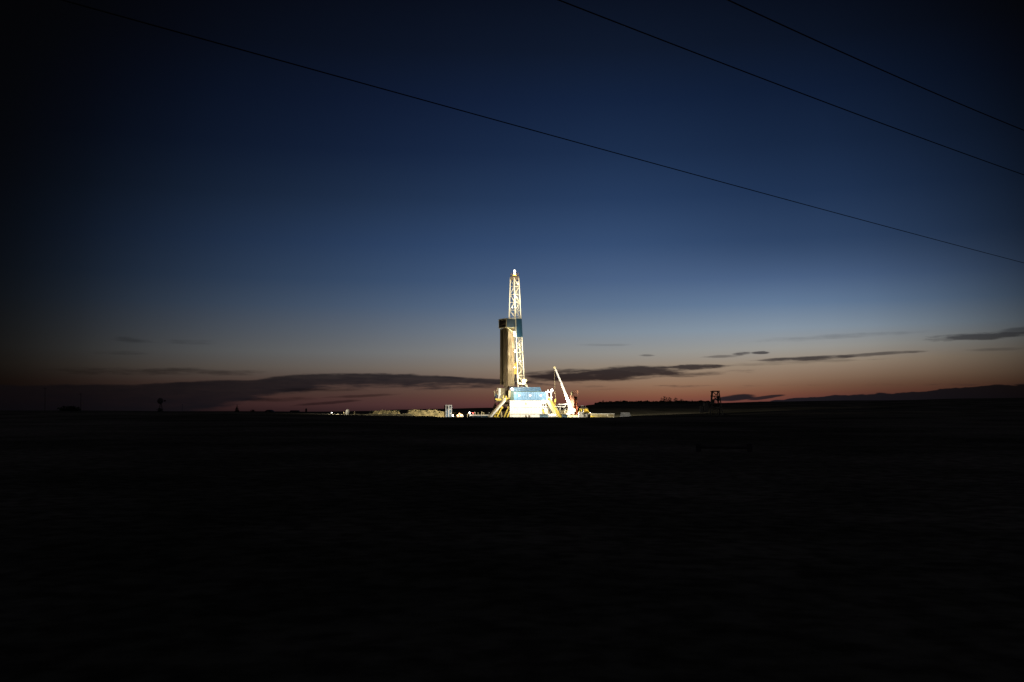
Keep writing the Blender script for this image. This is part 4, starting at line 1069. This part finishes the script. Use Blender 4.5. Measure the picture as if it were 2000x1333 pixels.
mb.build('pipe_cluster', 'black', tt)
ob = thing('oil_tank_box', on(1378, Yt), 'dark reddish boxy unit just left of the unlit trestle', 'machine')
MB().box(T(1378.5, 796, 0), (pxm(9), 2, pxm(20))).build('body', 'black', ob, bevel=.05)
MB().box(T(1370, 800, 0), (pxm(7), 1.6, pxm(14))).box(T(1368.5, 794, -.9), (pxm(7), .2, .14)).build('side_unit', 'black', ob)
solo(MB().box(T(1417.5, 813, 0), (pxm(14), 1.6, pxm(10))).box(T(1420, 810, .2), (pxm(6), 1.2, pxm(4))), 'storage_bin', 'dark', 'low dark bin right of the foot of the trestle', 'bin', loc=on(1417, Yt), bevel=.05)

# ------------------------------------------------------------------ near field: a dark wire gate between two posts
Yg = 42.0
gt = thing('field_gate', on(1415, Yg), 'barely visible dark timber gate frame standing in the near field', 'gate')
for px in (1364, 1464):
    MB().tube(on(px, Yg) - Vector((0, 0, .2)), P(px, 866, Yg), .11, n=10).build('post', 'wood', gt)
MB().tube(P(1364, 873.5, Yg), P(1464, 874.5, Yg), .06, n=8).build('top_rail', 'wood', gt)
MB().tube(P(1364, 888, Yg), P(1464, 889, Yg), .03, n=6).build('wire_strand', 'wire', gt)

# ------------------------------------------------------------------ overhead power lines
def cable(a, b, h, label):
    """one conductor of the line; a and b are where it crosses the edge of the view, h its height over the camera"""
    A = P(a[0], a[1], h / ratio(a[1])); B = P(b[0], b[1], h / ratio(b[1]))
    d = B - A; A2 = A - d * .8; B2 = B + d * 1.2
    pts = []
    for i in range(61):
        t = i / 60; q = A2.lerp(B2, t)
        tt_ = (t * 3.0 - .8)
        q.z -= .25 * (tt_ * (1 - tt_)) * 1.0
        pts.append(q)
    bm = bmesh.new(); prev = None; rad = .0155
    fw = d.normalized(); u = fw.cross(Vector((0, 0, 1))).normalized(); v = u.cross(fw)
    for q in pts:
        cur = [bm.verts.new(q + (u * math.cos(k * math.tau / 8) + v * math.sin(k * math.tau / 8)) * rad) for k in range(8)]
        if prev:
            for k in range(8): bm.faces.new((prev[k], prev[(k + 1) % 8], cur[(k + 1) % 8], cur[k]))
        prev = cur
    me = bpy.data.meshes.new('power_line'); bm.to_mesh(me); bm.free(); me.materials.append(M['wire'])
    o = bpy.data.objects.new('power_line', me); COL.objects.link(o); tag(o, label, 'power line', 'overhead power lines')
cable((120, 0), (2000, 514), 8.2, 'longest black overhead cable, crossing the sky from the upper left to the right edge')
cable((1090, 0), (2000, 342), 8.8, 'middle black overhead cable, between the long one and the one in the upper right corner')
cable((1421, 0), (2000, 255), 8.8, 'shortest black overhead cable, cutting the upper right corner of the sky')
